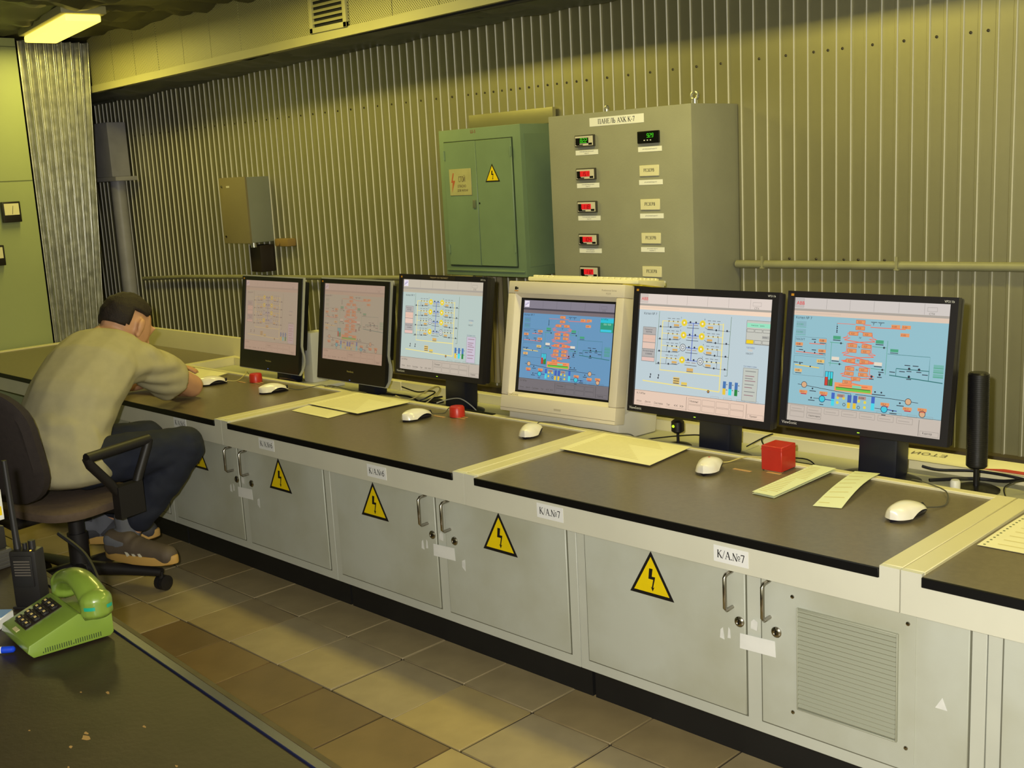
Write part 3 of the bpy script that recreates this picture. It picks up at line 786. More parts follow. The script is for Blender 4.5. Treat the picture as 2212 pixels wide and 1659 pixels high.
# ------------------------------------------------------------------ screens
def emit_mat(name, strength=1.0):
    m = bpy.data.materials.new(name); m.use_nodes = True
    nt = m.node_tree; b = nt.nodes['Principled BSDF']
    b.inputs['Base Color'].default_value = (.012, .012, .014, 1)
    b.inputs['Roughness'].default_value = .35
    a = nt.nodes.new('ShaderNodeAttribute'); a.attribute_name = 'Col'
    nt.links.new(a.outputs['Color'], b.inputs['Emission Color'])
    b.inputs['Emission Strength'].default_value = strength
    return m
M_scr = emit_mat('screen_image', 1.0)
M_scrd = emit_mat('screen_image_dim', 0.80)
class Scr:
    def __init__(s, P, w, h, tint=None):
        s.P = P; s.w = w; s.h = h; s.mb = MB(); s.tint = tint
    def c(s, col):
        col = tuple(float(v) for v in col)
        if s.tint:
            k, tc = s.tint
            col = tuple(a*(1-k)+b*k for a, b in zip(col, tc))
        return rgb(*col)
    def p(s, u, v, l): return s.P((u-.5)*s.w, (.5-v)*s.h, .00012*l)
    def r(s, u0, v0, u1, v1, col, l=1):
        s.mb.col = s.c(col)
        s.mb.quad(s.p(u0, v1, l), s.p(u1, v1, l), s.p(u1, v0, l), s.p(u0, v0, l)); s.mb.col = None
    def l(s, pts, wd, col, l=2):
        s.mb.col = s.c(col); a = s.w/s.h
        vs, fs = ribbon([(u*a, v) for u, v in pts], wd)
        s.mb.add([s.p(u/a, v, l) for u, v in vs], fs); s.mb.col = None
    def box(s, u0, v0, u1, v1, col, wd=.003, l=3):
        s.l([(u0, v0), (u1, v0)], wd, col, l); s.l([(u1, v0), (u1, v1)], wd, col, l); s.l([(u1, v1), (u0, v1)], wd, col, l); s.l([(u0, v1), (u0, v0)], wd, col, l)
    def ring(s, u, v, rad, wd, col, l=3, n=18):
        a = s.w/s.h
        s.l([(u+rad*math.cos(2*PI*k/n)/a, v+rad*math.sin(2*PI*k/n)) for k in range(n+1)], wd, col, l)
    def disc(s, u, v, rad, col, l=3, n=16):
        a = s.w/s.h; s.mb.col = s.c(col)
        s.mb.add([s.p(u+rad*math.cos(2*PI*k/n)/a, v-rad*math.sin(2*PI*k/n), l) for k in range(n)], [tuple(range(n))]); s.mb.col = None
    def t(s, txt, u, v, h, col, l=4, maxw=None):
        vs, fs, w = text_polys(txt); s.mb.col = s.c(col); a = s.w/s.h
        k = 1.0 if not maxw else min(1.0, maxw*a/(w*h))
        s.mb.add([s.p(u+x*h*k/a, v-y*h, l) for x, y in vs], fs); s.mb.col = None
GR = (150, 150, 150)
def chrome_top(s, bar, band, logo=True, dark=(168, 160, 150)):
    s.r(0, 0, 1, 1, bar, 0)
    if logo:
        s.r(.004, .006, .064, .078, tuple(v*.93 for v in bar), 1); s.t('ABB', .012, .058, .028, (226, 36, 40), 3); s.box(.004, .006, .064, .078, tuple(v*.75 for v in bar), .002, 2)
    else:
        s.r(.008, .008, .062, .075, (232, 224, 236), 1); s.l([(.012, .06), (.055, .03)], .006, (120, 110, 160), 2); s.l([(.014, .045), (.05, .02)], .004, (150, 130, 180), 2)
    for k in range(1, 6): s.l([(.064+k*.156, .004), (.064+k*.156, .085)], .0022, tuple(v*.72 for v in bar), 2)
    s.box(.862, .03, .92, .06, tuple(v*.7 for v in bar), .002, 2); s.t('CTX', .873, .086, .016, (90, 90, 80), 2)
    s.r(0, .088, 1, .106, dark, 1); s.r(0, .106, 1, .142, band, 1)
    s.l([(.01, .122), (.32, .122)], .004, tuple(v*.93 for v in band), 2)
def boiler(s, f, dim=1.0, extra=False):
    """drum and ladder scheme of the boiler, f: colour of the field"""
    R_ = (236, 112, 84); O_ = (226, 150, 96); G_ = (70, 160, 120); T_ = (44, 112, 112); K_ = (40, 44, 60)
    s.r(0, .142, 1, .862, f, 1)
    s.t('Котел № 7', .015, .172, .022, K_, 4)
    for k in range(2):
        s.r(.02, .19+k*.062, .09, .232+k*.062, tuple(v*.93 for v in f), 2); s.t('0 0.000', .024, .222+k*.062, .014, G_, 4, .06); s.l([(.02, .238+k*.062), (.09, .238+k*.062)], .003, G_, 3)
    # left boxes
    s.box(.02, .315, .235, .455, tuple(v*.62 for v in f), .002, 2); s.box(.02, .47, .235, .625, tuple(v*.62 for v in f), .002, 2)
    s.t('МАЗУТ', .026, .345, .018, K_, 4)
    for u, v, c in ((.024, .362, O_), (.185, .322, O_), (.185, .405, O_), (.18, .487, (230, 190, 110)), (.03, .575, (230, 180, 110))):
        s.r(u, v, u+.052, v+.026, c, 3); s.t('0.88', u+.008, v+.021, .015, K_, 4); s.l([(u+.006, v+.034), (u+.048, v+.034)], .005, K_, 3)
    s.l([(.12, .364), (.225, .364)], .006, R_, 3); s.l([(.03, .437), (.22, .445)], .006, R_, 3); s.l([(.03, .545), (.20, .555)], .008, (236, 200, 90), 3)
    for u, v in ((.158, .352), (.162, .436), (.09, .433), (.138, .549), (.065, .535)): s.disc(u, v, .007, K_, 4, 6)
    for u, v in ((.135, .33), (.05, .42), (.14, .415), (.02, .525), (.055, .525)): s.l([(u, v), (u+.03, v)], .006, K_, 3)
    # boiler ladder
    s.l([(.30, .19), (.42, .19)], .004, R_, 2); s.l([(.47, .19), (.52, .19), (.52, .205), (.74, .205)], .006, R_, 2); s.l([(.30, .19), (.30, .26)], .003, T_, 2)
    for v in (.215, .23, .247, .26): s.disc(.302, v, .006, K_, 4, 6)
    def zig(v0, v1, wv):
        uL, uR = .375, .535
        s.l([(uL, v0), (uL, v1-wv), (uL-.03, v1-wv*.5), (uL+.02, v1-wv*.6), (uL-.02, v1), (.455, v1+.012), (uR+.02, v1), (uR-.02, v1-wv*.6), (uR+.03, v1-wv*.5), (uR, v1-wv), (uR, v0), (.455, v0-.018), (uL, v0)], .007, R_, 2)
    zig(.262, .315, .03); zig(.345, .435, .03); zig(.47, .485, .012); zig(.525, .60, .03)
    bx = [(.425, .155), (.425, .203), (.385, .248), (.475, .248), (.383, .342), (.473, .342), (.381, .382), (.471, .382), (.378, .462), (.466, .462), (.376, .525), (.466, .525), (.374, .563), (.464, .563), (.42, .60), (.365, .632)]
    for u, v in bx:
        s.r(u, v, u+.058, v+.028, O_, 3); s.box(u, v, u+.058, v+.028, (196, 88, 60), .003, 4); s.t('523', u+.012, v+.022, .014, (120, 50, 40), 5)
    for u, v in ((.452, .30), (.45, .372), (.448, .478), (.446, .552)): s.t('IV', u, v, .016, K_, 4)
    s.l([(.44, .628), (.40, .645), (.48, .66)], .006, R_, 3)
    for u, v in ((.65, .175), (.715, .175), (.71, .235)):
        s.r(u, v, u+.055, v+.027, O_, 3); s.t('0.00', u+.006, v+.022, .015, (150, 60, 50), 4)
    for u in (.53, .575): s.t('Y', u, .19, .022, K_, 4); s.l([(u-.01, .165), (u+.03, .165)], .004, K_, 3)
    # side branches
    for u, v in ((.28, .29), (.56, .30), (.28, .455), (.56, .47)):
        s.r(u, v, u+.05, v+.026, G_ if v < .4 else (226, 214, 196), 3); s.l([(u, v+.034), (u+.05, v+.034)], .006, K_, 3)
        s.l([(u-.02, v+.052), (u+.07, v+.055)], .004, G_, 2); s.disc(u+.055, v+.055, .009, K_, 4, 5)
    s.l([(.272, .345), (.272, .53)], .003, G_, 2); s.l([(.635, .30), (.635, .56)], .003, G_, 2)
    s.l([(.64, .40), (.90, .40), (.90, .50)], .003, T_, 2); s.r(.655, .36, .705, .382, G_, 3); s.l([(.655, .39), (.705, .39)], .005, K_, 3)
    s.l([(.70, .505), (.90, .505)], .006, T_, 2); s.l([(.70, .505), (.70, .56)], .004, T_, 2); s.l([(.66, .56), (.985, .585)], .007, T_, 2); s.l([(.90, .50), (.90, .575)], .004, T_, 2)
    for u, v in ((.78, .505), (.782, .565), (.84, .505), (.55, .59), (.60, .57)): s.disc(u, v-.006, .011, K_, 4, 5); s.l([(u-.015, v+.014), (u+.015, v+.014)], .006, K_, 4)
    for u, v in ((.75, .475), (.80, .475), (.72, .525), (.86, .535), (.66, .535), (.59, .545)): s.l([(u, v), (u+.035, v)], .006, K_, 3)
    for v in (.452, .485, .52): s.r(.925, v, .985, v+.024, tuple(.6*a+.4*b for a, b in zip(f, G_)), 3); s.l([(.925, v+.026), (.985, v+.026)], .005, G_, 4)
    # level bars
    s.r(.243, .575, .298, .69, K_, 2); s.r(.246, .578, .263, .62, (70, 200, 220), 3); s.r(.246, .62, .263, .687, (206, 60, 46), 3)
    s.r(.266, .578, .279, .64, (70, 200, 220), 3); s.r(.266, .64, .279, .687, (80, 130, 90), 3); s.r(.282, .578, .295, .63, (60, 210, 225), 3); s.r(.282, .63, .295, .687, (30, 160, 50), 3)
    # drum
    s.r(.312, .655, .56, .722, (238, 150, 96), 2); s.r(.322, .69, .552, .715, (110, 196, 70), 3); s.l([(.322, .693), (.548, .693)], .006, (40, 110, 50), 4); s.r(.43, .668, .49, .688, (120, 206, 170), 4)
    s.l([(.34, .675), (.53, .672)], .008, (220, 110, 70), 3)
    # lower pipework
    s.l([(.06, .70), (.18, .712), (.40, .735), (.425, .735), (.425, .77)], .004, K_, 2); s.l([(.455, .77), (.455, .735), (.70, .74), (.85, .75)], .004, K_, 2)
    for u, v in ((.105, .70), (.79, .748), (.88, .83)): s.disc(u, v, .024, (214, 170, 130), 3); s.ring(u, v, .024, .004, K_, 4)
    for u, v in ((.075, .745), (.215, .74), (.62, .775), (.76, .79), (.85, .785)):
        s.r(u, v, u+.055, v+.024, O_, 3); s.l([(u+.01, v+.029), (u+.05, v+.029)], .008, (196, 40, 40), 3); s.t('105.3', u+.006, v+.019, .013, (130, 60, 40), 4, .045)
    for u, v in ((.235, .80), (.645, .825)): s.disc(u, v, .026, (60, 196, 216), 3); s.ring(u, v, .026, .005, (30, 70, 110), 4); s.l([(u-.06, v), (u-.02, v)], .004, K_, 3); s.l([(u+.02, v), (u+.08, v+.004)], .006, (40, 60, 150), 3); s.l([(u-.015, v+.045), (u+.012, v+.045)], .006, K_, 3)
    for u in (.297, .56): s.r(u, .74, u+.022, .79, (60, 100, 190), 3); s.r(u, .79, u+.022, .845, (70, 210, 228), 3)
    for u in (.405, .443): s.r(u, .745, u+.026, .805, (66, 96, 176), 3); s.r(u, .805, u+.020, .85, (226, 190, 50), 3)
    for u, v in ((.34, .775), (.38, .775), (.34, .815), (.48, .785), (.52, .79), (.52, .83)): s.disc(u, v, .012, (226, 208, 70), 3, 8)
    for u, v in ((.385, .825), (.48, .835)): s.ring(u, v, .012, .004, K_, 3, 6)
    for u in (.335, .475): s.r(u, .745, u+.05, .772, (176, 140, 130), 3); s.t('0.038', u+.004, .766, .014, K_, 4, .042)
    for u, v in ((.165, .725), (.16, .80), (.74, .765), (.70, .83), (.58, .70), (.62, .70)): s.disc(u, v, .008, K_, 4, 5); s.l([(u-.02, v+.02), (u+.025, v+.02)], .006, K_, 3)
    if extra:
        s.r(.865, .155, 1.0, .30, (44, 150, 120), 4); s.r(.865, .155, 1.0, .20, (40, 190, 210), 5); s.r(.87, .27, .985, .295, (60, 196, 220), 5)
        s.t('К-7 РПм', .87, .173, .018, (20, 60, 60), 6, .07); s.t('0.0 / 0.0', .90, .225, .02, (190, 236, 210), 6)
def burners(s, f, pal):
    """eight burners in two columns; pal True for the bright picture"""
    K_ = (50, 54, 66); Y_ = (230, 200, 40); L_ = (236, 222, 140); B_ = (96, 116, 196); O_ = (214, 170, 96)
    s.r(0, .142, 1, .862, f, 1)
    s.t('Котел № 7', .04, .185, .022, K_, 4)
    # left buttons
    s.r(.04, .295, .145, .60, tuple(v*.86 for v in (206, 200, 196)), 2); s.box(.04, .295, .145, .60, (120, 120, 116), .003, 3)
    s.t('Параметры', .052, .325, .015, K_, 4, .08); s.t('котла', .065, .345, .014, K_, 4)
    for v in (.36, .40, .43, .49, .56): s.l([(.04, v), (.145, v)], .003, (120, 120, 116), 3)
    s.r(.042, .365, .143, .428, (226, 190, 172), 3); s.r(.042, .434, .143, .486, (226, 196, 180), 3); s.r(.042, .565, .143, .596, (226, 190, 180), 3)
    s.t('Розжиговая', .05, .515, .015, K_, 4, .085); s.t('схема', .07, .54, .014, K_, 4)
    # yellow gas frame and black verticals
    s.l([(.195, .23), (.195, .665), (.66, .665)], .010, L_, 2); s.l([(.66, .22), (.66, .80)], .010, L_, 2)
    s.l([(.06, .775), (.66, .80)], .010, L_, 2)
    s.l([(.165, .15), (.158, .62)], .0035, (90, 120, 80), 2); s.l([(.715, .16), (.71, .66)], .0035, (90, 120, 80), 2); s.l([(.158, .615), (.19, .615)], .003, K_, 2); s.l([(.69, .66), (.71, .66)], .003, K_, 2)
    for k in range(4):
        v = .235+k*.108
        for side in (0, 1):
            on = not ((side == 0 and k == 2) or (side == 1 and k == 3))
            u = .365 if side == 0 else .505
            if on: s.disc(u, v, .031, (232, 214, 70), 3); s.disc(u, v, .022, Y_, 4); s.disc(u, v, .010, (236, 232, 220), 5)
            else: s.disc(u, v, .030, (220, 226, 226), 3); s.ring(u, v, .030, .005, K_, 4); s.ring(u, v, .014, .005, K_, 4)
            d = -1 if side == 0 else 1
            s.l([(u+d*.025, v), (.195 if side == 0 else .66, v-.005)], .006, L_, 2)
            s.l([(u+d*.02, v+.03), (u+d*.04, v+.046), (.165 if side == 0 else .712, v+.05)], .003, K_, 2)
            for q in (.05, .085, .12): s.disc(u+d*q, v-.006, .008, (150, 120, 60) if on else K_, 4, 5); s.l([(u+d*q-.012, v-.03), (u+d*q+.012, v-.03)], .005, (120, 124, 130), 3)
            s.r(u+d*.06-.02, v+.018, u+d*.06+.02, v+.036, O_, 3); s.l([(u+d*.06-.02, v+.042), (u+d*.06+.02, v+.042)], .004, K_, 4)
            s.disc(u+d*.105, v+.046, .010, K_, 4, 5); s.disc(u+d*.185, v+.046, .010, K_, 4, 5); s.l([(u+d*.125, v), (u+d*.125, v+.048)], .003, K_, 2)
            s.t(str(7-2*k if side == 0 else 8-2*k), u-.028*(1-side)+.012*side, v-.032, .014, K_, 4)
        s.l([(.385, v), (.485, v)], .006, B_, 2)
        for u in (.412, .455): s.disc(u, v-.008, .010, K_, 4, 5); s.l([(u-.016, v+.018), (u+.016, v+.018)], .005, (150, 120, 110), 3); s.l([(u-.025, v+.042), (u+.025, v+.042)], .004, K_, 3)
    s.l([(.435, .235), (.432, .56)], .008, B_, 2)
    s.r(.405, .625, .455, .652, O_, 3); s.l([(.405, .656), (.455, .656)], .005, K_, 4)
    for u in (.12, .185): s.l([(u, .73), (u+.006, .71)], .006, K_, 3); s.disc(u, .738, .009, K_, 4, 5); s.disc(u+.002, .712, .008, K_, 4, 5)
    s.r(.305, .715, .355, .775, (222, 190, 110), 3)
    for v in (.728, .748, .768): s.l([(.308, v), (.352, v)], .006, K_, 4)
    s.r(.37, .752, .415, .775, (226, 196, 90), 3); s.l([(.37, .78), (.415, .78)], .005, K_, 4)
    s.disc(.58, .808, .014, K_, 4, 6); s.disc(.58, .808, .007, (220, 150, 60), 5)
    for k, c in enumerate(((230, 196, 60), (60, 216, 226), (30, 130, 60))):
        u = .685+k*.043; s.r(u, .705, u+.022, .765, (70, 116, 176), 3); s.r(u, .765, u+.022, .818, c, 3); s.l([(u+.024, .73), (u+.034, .73)], .005, K_, 3); s.l([(u+.024, .775), (u+.034, .775)], .005, K_, 3)
    if pal:
        s.r(.828, .18, .995, .375, (196, 196, 186), 2); s.box(.828, .18, .995, .375, (120, 120, 116), .003, 3); s.r(.83, .20, .993, .236, (150, 224, 190), 3); s.t('Контроль факела', .86, .226, .014, (30, 70, 60), 4, .10)
        for u in (.832, .888, .944): s.box(u, .25, u+.05, .275, (110, 110, 106), .003, 4); s.box(u, .34, u+.05, .37, (110, 110, 106), .003, 4)
        s.r(.832, .34, .882, .37, (240, 206, 20), 4); s.r(.94, .30, .99, .325, (170, 170, 164), 3); s.t('Выбор', .945, .319, .013, K_, 4)
    s.t('ТОПЛИВО', .835, .412, .014, (70, 80, 140), 4, .06); s.t('ГАЗ', .85, .435, .017, (230, 190, 150), 4); s.t('МАЗУТ', .835, .462, .016, K_, 4)
    s.t('Состояние схемы', .825, .565, .011, (40, 60, 120), 4, .10)
    s.r(.825, .575, .93, .85, (192, 196, 186) if pal else (200, 190, 206), 2); s.box(.825, .575, .93, .85, (130, 130, 130), .003, 3)
    for k, v in enumerate((.60, .64, .66, .68, .71, .735, .77, .80)): s.l([(.84, v), (.915-.01*(k % 3), v)], .006, (150, 110, 120) if k % 2 or not pal else (130, 130, 130), 4)
def foot(s, bar, lab, k_=(70, 66, 60), split=True):
    s.r(0, .862, 1, 1, bar, 1)
    s.l([(0, .866), (1, .858)], .003, tuple(v*.6 for v in bar), 2)
    for q in range(4): s.box(.60+q*.095, .845, .66+q*.095, .862, tuple(v*.7 for v in bar), .0015, 2)
    if split:
        s.t('К-7 РПм', .02, .90, .018, k_, 4)
        for u, tx in ((.02, 'Обзор'), (.09, 'Диспл'), (.165, 'Система'), (.265, 'Тег'), (.325, '<<'), (.37, '>>')):
            s.t(tx, u, .972, .018, k_, 4, .07); s.l([(u-.006, .985), (u+.055, .985)], .002, tuple(v*.72 for v in bar), 2)
        s.l([(.42, .875), (.42, .995)], .004, tuple(v*.65 for v in bar), 2)
        for q in range(4):
            for w in range(2): s.box(.435+q*.105, .885+w*.055, .53+q*.105, .932+w*.055, tuple(v*.78 for v in bar), .003, 2)
        s.t('Момент', .445, .917, .018, k_, 4)
    else:
        for q in range(7): s.box(.02+q*.118, .875, .118+q*.118, .918, tuple(v*.82 for v in bar), .003, 2)
        s.box(.02, .925, .118, .965, tuple(v*.82 for v in bar), .003, 2); s.box(.138, .925, .236, .965, tuple(v*.75 for v in bar), .003, 2); s.t('Увеличение', .15, .952, .016, k_, 4, .08)
        for q in range(7): s.l([(.03+q*.118, .90), (.10+q*.118, .90)], .006, tuple(v*.88 for v in bar), 3)
    s.l([(.865, .875), (.865, .995)], .004, tuple(v*.65 for v in bar), 2); s.box(.875, .955, .985, .99, tuple(v*.7 for v in bar), .002, 2); s.t(lab, .89, .982, .020, (40, 40, 40), 4, .08)

TILT = math.radians(8.4)
def frame(cx, cy, cz_, tilt=TILT, rz=0.0):
    ex = Vector((math.cos(rz), math.sin(rz), 0)); n0 = Vector((math.sin(rz), -math.cos(rz), 0))
    up = Vector((0, 0, 1))*math.cos(tilt)-n0*math.sin(tilt); n = ex.cross(up)
    c = Vector((cx, cy, cz_))
    return lambda u, v, w: c+ex*u+up*v+n*w
def fbox(mb, P, u0, u1, v0, v1, w0, w1):
    return mb.add([P(u0,v0,w0),P(u1,v0,w0),P(u1,v0,w1),P(u0,v0,w1),P(u0,v1,w0),P(u1,v1,w0),P(u1,v1,w1),P(u0,v1,w1)],
                  [(0,3,2,1),(4,5,6,7),(0,1,5,4),(1,2,6,5),(2,3,7,6),(3,0,4,7)])
M_bezel = mat('monitor_bezel', rgb(30, 28, 33), .4)
M_bezel2 = mat('monitor_bezel_black', rgb(18, 17, 19), .38)
M_stand = mat('monitor_stand', rgb(26, 28, 40), .35)
M_silver = mat('silver_shell', rgb(190, 190, 178), .35, metal=.2)
M_logo = mat('logo_white', rgb(220, 220, 215), .5)
M_badge = mat('badge_yellow', rgb(200, 140, 40), .5)
M_led = mat('power_led', (0, 0, 0), .5, emit=rgb(200, 255, 60), estr=1.2)
def lcd(label, cx, cy, cz_, w, h, sw, sh, draw, so=(0, 0), style='square', rz=0.0, base=True):
    P = frame(cx, cy, cz_, rz=rz)
    t = thing('flat_monitor', label, 'monitor', (cx, cy+.07, .5115), group='monitors along the console')
    su, sv = so
    W, H = w/2, h/2
    mb = MB()
    a, b, c_, d = su-sw/2, su+sw/2, sv-sh/2, sv+sh/2
    fbox(mb, P, -W, W, d, H, -.012, 0.004); fbox(mb, P, -W, W, -H, c_, -.012, .004); fbox(mb, P, -W, a, c_, d, -.012, .004); fbox(mb, P, b, W, c_, d, -.012, .004)
    part('bezel', mb, M_bezel if style == 'square' else M_bezel2, t)
    mb = MB()
    if style == 'square':
        fbox(mb, P, -W+.001, W-.001, -H+.001, H-.001, -.034, -.0121)
        fbox(mb, P, -W+.06, W-.06, -H+.05, H-.05, -.062, -.034)
        part('back_shell', mb, M_bezel, t, bevel=.006)
    else:
        # silver shell, a little larger than the bezel, flaring at the bottom
        vv = [H+.005-(2*H+.008)*k/20 for k in range(21)]
        def bul(v):
            q = max(0, (-H*.45-v)/(H*.55)); return .016*math.sin(PI*min(1, q))-.004*(1 if q > .9 else 0)
        fr = [(v, -.003-bul(v)) for v in vv]; bk_ = [(v, -.012-bul(v)) for v in reversed(vv)]
        pts = [P(-W-.005, v, q) for v, q in fr+bk_]
        mb.prism(pts, P(W+.005, 0, 0)-P(-W-.005, 0, 0))
        part('silver_rim', mb, M_silver, t, smooth=True, sharp=50)
        mb = MB(); fbox(mb, P, -W+.012, W-.012, -H*.5, H-.012, -.045, -.0125); fbox(mb, P, -W+.03, W-.03, -H*.9, -H*.5, -.05, -.03)
        part('back_shell', mb, M_bezel2, t, bevel=.006)
    sc = Scr(lambda u, v, l: P(su+u, sv+v, -.002+l), sw, sh, (None if style == 'square' else (.62, (172, 136, 112))))
    draw(sc)
    part('screen', sc.mb, M_scr if style == 'square' else M_scrd, t, fix=False)
    # stand
    n0 = P(0, -H*.25, -.05)
    ux, uy = cx+.02, cy+.055
    part('stand_neck', MB().prism([(ux-.052, uy-.028, .520), (ux+.052, uy-.028, .520), (ux+.058, uy+.03, .520), (ux-.058, uy+.03, .520)], (0, .02, n0.z-.52)), M_stand, t, bevel=.008)
    part('stand_base', MB().lathe((ux, uy, .5116), [(.105, 0), (.105, .004), (.085, .009), (.05, .012)], 28, 'z', 1.0, .60), M_stand, t, smooth=True)
    # logo, badge, model mark, lamp
    mb = MB(); sans(mb, 'ViewSonic', P(-W+.008, -H+.007, .0043), P(1, 0, 0)-P(0, 0, 0), P(0, 1, 0)-P(0, 0, 0), .0075, center=False)
    if style == 'square': part('logo_lettering', mb, M_logo, t, fix=False)
    else:
        mb = MB(); sans(mb, 'ViewSonic', P(0, -H+.036, .0043), P(1, 0, 0)-P(0, 0, 0), P(0, 1, 0)-P(0, 0, 0), .007, center=True)
        part('logo_lettering', mb, mat('logo_gold', rgb(190, 180, 110), .4), t, fix=False)
    part('badge', fbox(MB(), P, -W+.010, -W+.018, H-.013, H-.007, .004, .0046), M_badge, t)
    if style == 'square':
        mb = MB(); sans(mb, 'VP211b', P(W-.034, H-.013, .0043), P(1, 0, 0)-P(0, 0, 0), P(0, 1, 0)-P(0, 0, 0), .0055)
        part('model_lettering', mb, M_logo, t, fix=False)
    part('power_lamp', fbox(MB(), P, -.003, .003, -H+.006, -H+.008, .004, .005), M_led if style == 'square' else mat('led_blue', (0, 0, 0), .5, emit=rgb(90, 110, 190), estr=1), t)
    return t
def d1_(s): chrome_top(s, (206, 190, 176), (196, 180, 160), False); burners(s, (186, 190, 170), False); foot(s, (206, 184, 164), 'Привет')
def d2_(s): chrome_top(s, (206, 190, 176), (196, 180, 160), False); boiler(s, (176, 190, 170)); foot(s, (206, 184, 164), 'Привет')
def d3_(s): chrome_top(s, (196, 186, 168), (188, 178, 158), False); burners(s, (182, 198, 192), False); foot(s, (190, 178, 164), 'Привет')
def d5_(s): chrome_top(s, (222, 208, 198), (240, 212, 188)); burners(s, (188, 204, 210), True); foot(s, (228, 200, 180), 'Привет')
def d6_(s): chrome_top(s, (206, 198, 192), (220, 196, 176)); boiler(s, (144, 188, 200)); foot(s, (196, 184, 172), 'Курсор', split=False)
def d4_(s): chrome_top(s, (132, 126, 138), (120, 108, 112), False, dark=(70, 66, 76)); boiler(s, (102, 148, 186), extra=True); foot(s, (116, 110, 114), 'Курсор')
lcd('dark flat monitor with silver edge and pinkish picture, furthest left', -3.987, .62, .762, .432, .386, .388, .293, d1_, so=(0, .030), style='curved')
lcd('dark flat monitor with silver edge and pinkish picture, right of the slim white speaker', -3.431, .62, .766, .420, .387, .375, .293, d2_, so=(0, .030), style='curved')
lcd('black flat monitor with a dark label strip on its top bezel', -2.927, .62, .812, .457, .358, .418, .321, d3_)
lcd('black flat monitor showing yellow burner circles, right of the tube monitor', -1.812, .585, .806, .480, .361, .440, .322, d5_)
MON6 = lcd('black flat monitor showing a red boiler ladder, furthest right', -1.340, .62, .811, .453, .354, .415, .321, d6_)
# label strip on the third monitor
P3 = frame(-2.927, .62, .812)
lab3 = [o for o in bpy.data.objects if o.name.startswith('flat_monitor')][2]
p = part('label_strip', fbox(MB(), P3, -.095, .07, .163, .1775, .0042, .0048), mat('strip_dark', rgb(34, 28, 24), .5), lab3)
mb = MB(); sans(mb, 'Нарушать пуск персоналу !', P3(-.0125, .1668, .005), P3(1, 0, 0)-P3(0, 0, 0), P3(0, 1, 0)-P3(0, 0, 0), .0065, center=True, maxw=.14)
part('lettering', mb, mat('strip_letter', rgb(200, 180, 130), .5), p, fix=False)

# tube monitor
M_crt = mat('beige_plastic', rgb(222, 212, 188), .45, var=.03, scale=8)
M_crt2 = mat('beige_plastic_side', rgb(206, 202, 188), .5, var=.03, scale=8)
CW, CH, CT = .464, .420, math.radians(10.6)
PC = frame(-2.350, .60, .777, CT, math.radians(2.8))
t = thing('tube_monitor', 'big beige tube monitor showing a blue boiler diagram', 'monitor', (-2.34, .70, .5115))
W, H = CW/2, CH/2; sw, sh = .380, .304; sv = .006
mb = MB()
fbox(mb, PC, -W, W, sv+sh/2+.012, H, -.05, 0); fbox(mb, PC, -W, W, -H, sv-sh/2-.012, -.05, 0); fbox(mb, PC, -W, -sw/2-.012, sv-sh/2-.012, sv+sh/2+.012, -.05, 0); fbox(mb, PC, sw/2+.012, W, sv-sh/2-.012, sv+sh/2+.012, -.05, 0)
part('bezel', mb, M_crt, t, bevel=.004)
mb = MB()
o_ = [(-sw/2-.013, sv-sh/2-.013), (sw/2+.013, sv-sh/2-.013), (sw/2+.013, sv+sh/2+.013), (-sw/2-.013, sv+sh/2+.013)]
i_ = [(-sw/2, sv-sh/2), (sw/2, sv-sh/2), (sw/2, sv+sh/2), (-sw/2, sv+sh/2)]
for k in range(4):
    j = (k+1) % 4
    mb.quad(PC(*o_[k], -.002), PC(*o_[j], -.002), PC(*i_[j], -.020), PC(*i_[k], -.020))
part('inner_bevel', mb, M_crt, t, fix=False)
part('screen_mask', fbox(MB(), PC, -sw/2-.002, sw/2+.002, sv-sh/2-.002, sv+sh/2+.002, -.028, -.0215), M_bezel2, t)
sc = Scr(lambda u, v, l: PC(u*.955+.003, sv+v*.955, -.0212+l), sw, sh)
d4_(sc)
part('screen', sc.mb, M_scr, t, fix=False)
mb = MB()
fr_ = [(-W+.004, -H+.03), (W-.004, -H+.03), (W-.004, H-.004), (-W+.004, H-.004)]
bk_ = [(-W+.07, -H+.09), (W-.07, -H+.09), (W-.07, H-.07), (-W+.07, H-.07)]
md_ = [(-W+.012, -H+.035), (W-.012, -H+.035), (W-.012, H-.012), (-W+.012, H-.012)]
vs_ = [PC(*q, -.049) for q in fr_]+[PC(*q, -.20) for q in md_]+[PC(*q, -.40) for q in bk_]
mb.add(vs_, [(3,2,1,0), (8,9,10,11)]+[(a+4*l, (a+1) % 4+4*l, (a+1) % 4+4*(l+1), a+4*(l+1)) for l in range(2) for a in range(4)])
part('body_shell', mb, M_crt2, t, bevel=.008)
part('base', MB().prism([(-2.572, .576, .5125), (-2.128, .598, .5125), (-2.112, .77, .5125), (-2.56, .77, .5125)], (0, .012, .085)), M_crt2, t, bevel=.01)
mb = MB(); ex_ = PC(1, 0, 0)-PC(0, 0, 0); ey_ = PC(0, 1, 0)-PC(0, 0, 0)
sans(mb, 'ViewSonic', PC(-W+.024, -H+.052, .0003), ex_, ey_, .0085)
sans(mb, 'Professional Series', PC(W-.085, H-.022, .0003), ex_, ey_, .0055, maxw=.055); sans(mb, 'P227f', PC(W-.068, H-.032, .0003), ex_, ey_, .0055)
part('lettering', mb, mat('print_tan', rgb(150, 138, 120), .5), t, fix=False)
mb = fbox(MB(), PC, -W+.028, -W+.036, H-.028, H-.018, 0, .0005); fbox(mb, PC, -W+.037, -W+.042, H-.026, H-.020, 0, .0005)
b_ = part('badge', mb, M_ink, t)
part('badge_stripe', fbox(MB(), PC, -W+.027, -W+.043, H-.033, H-.030, 0, .0005), M_badge, t)
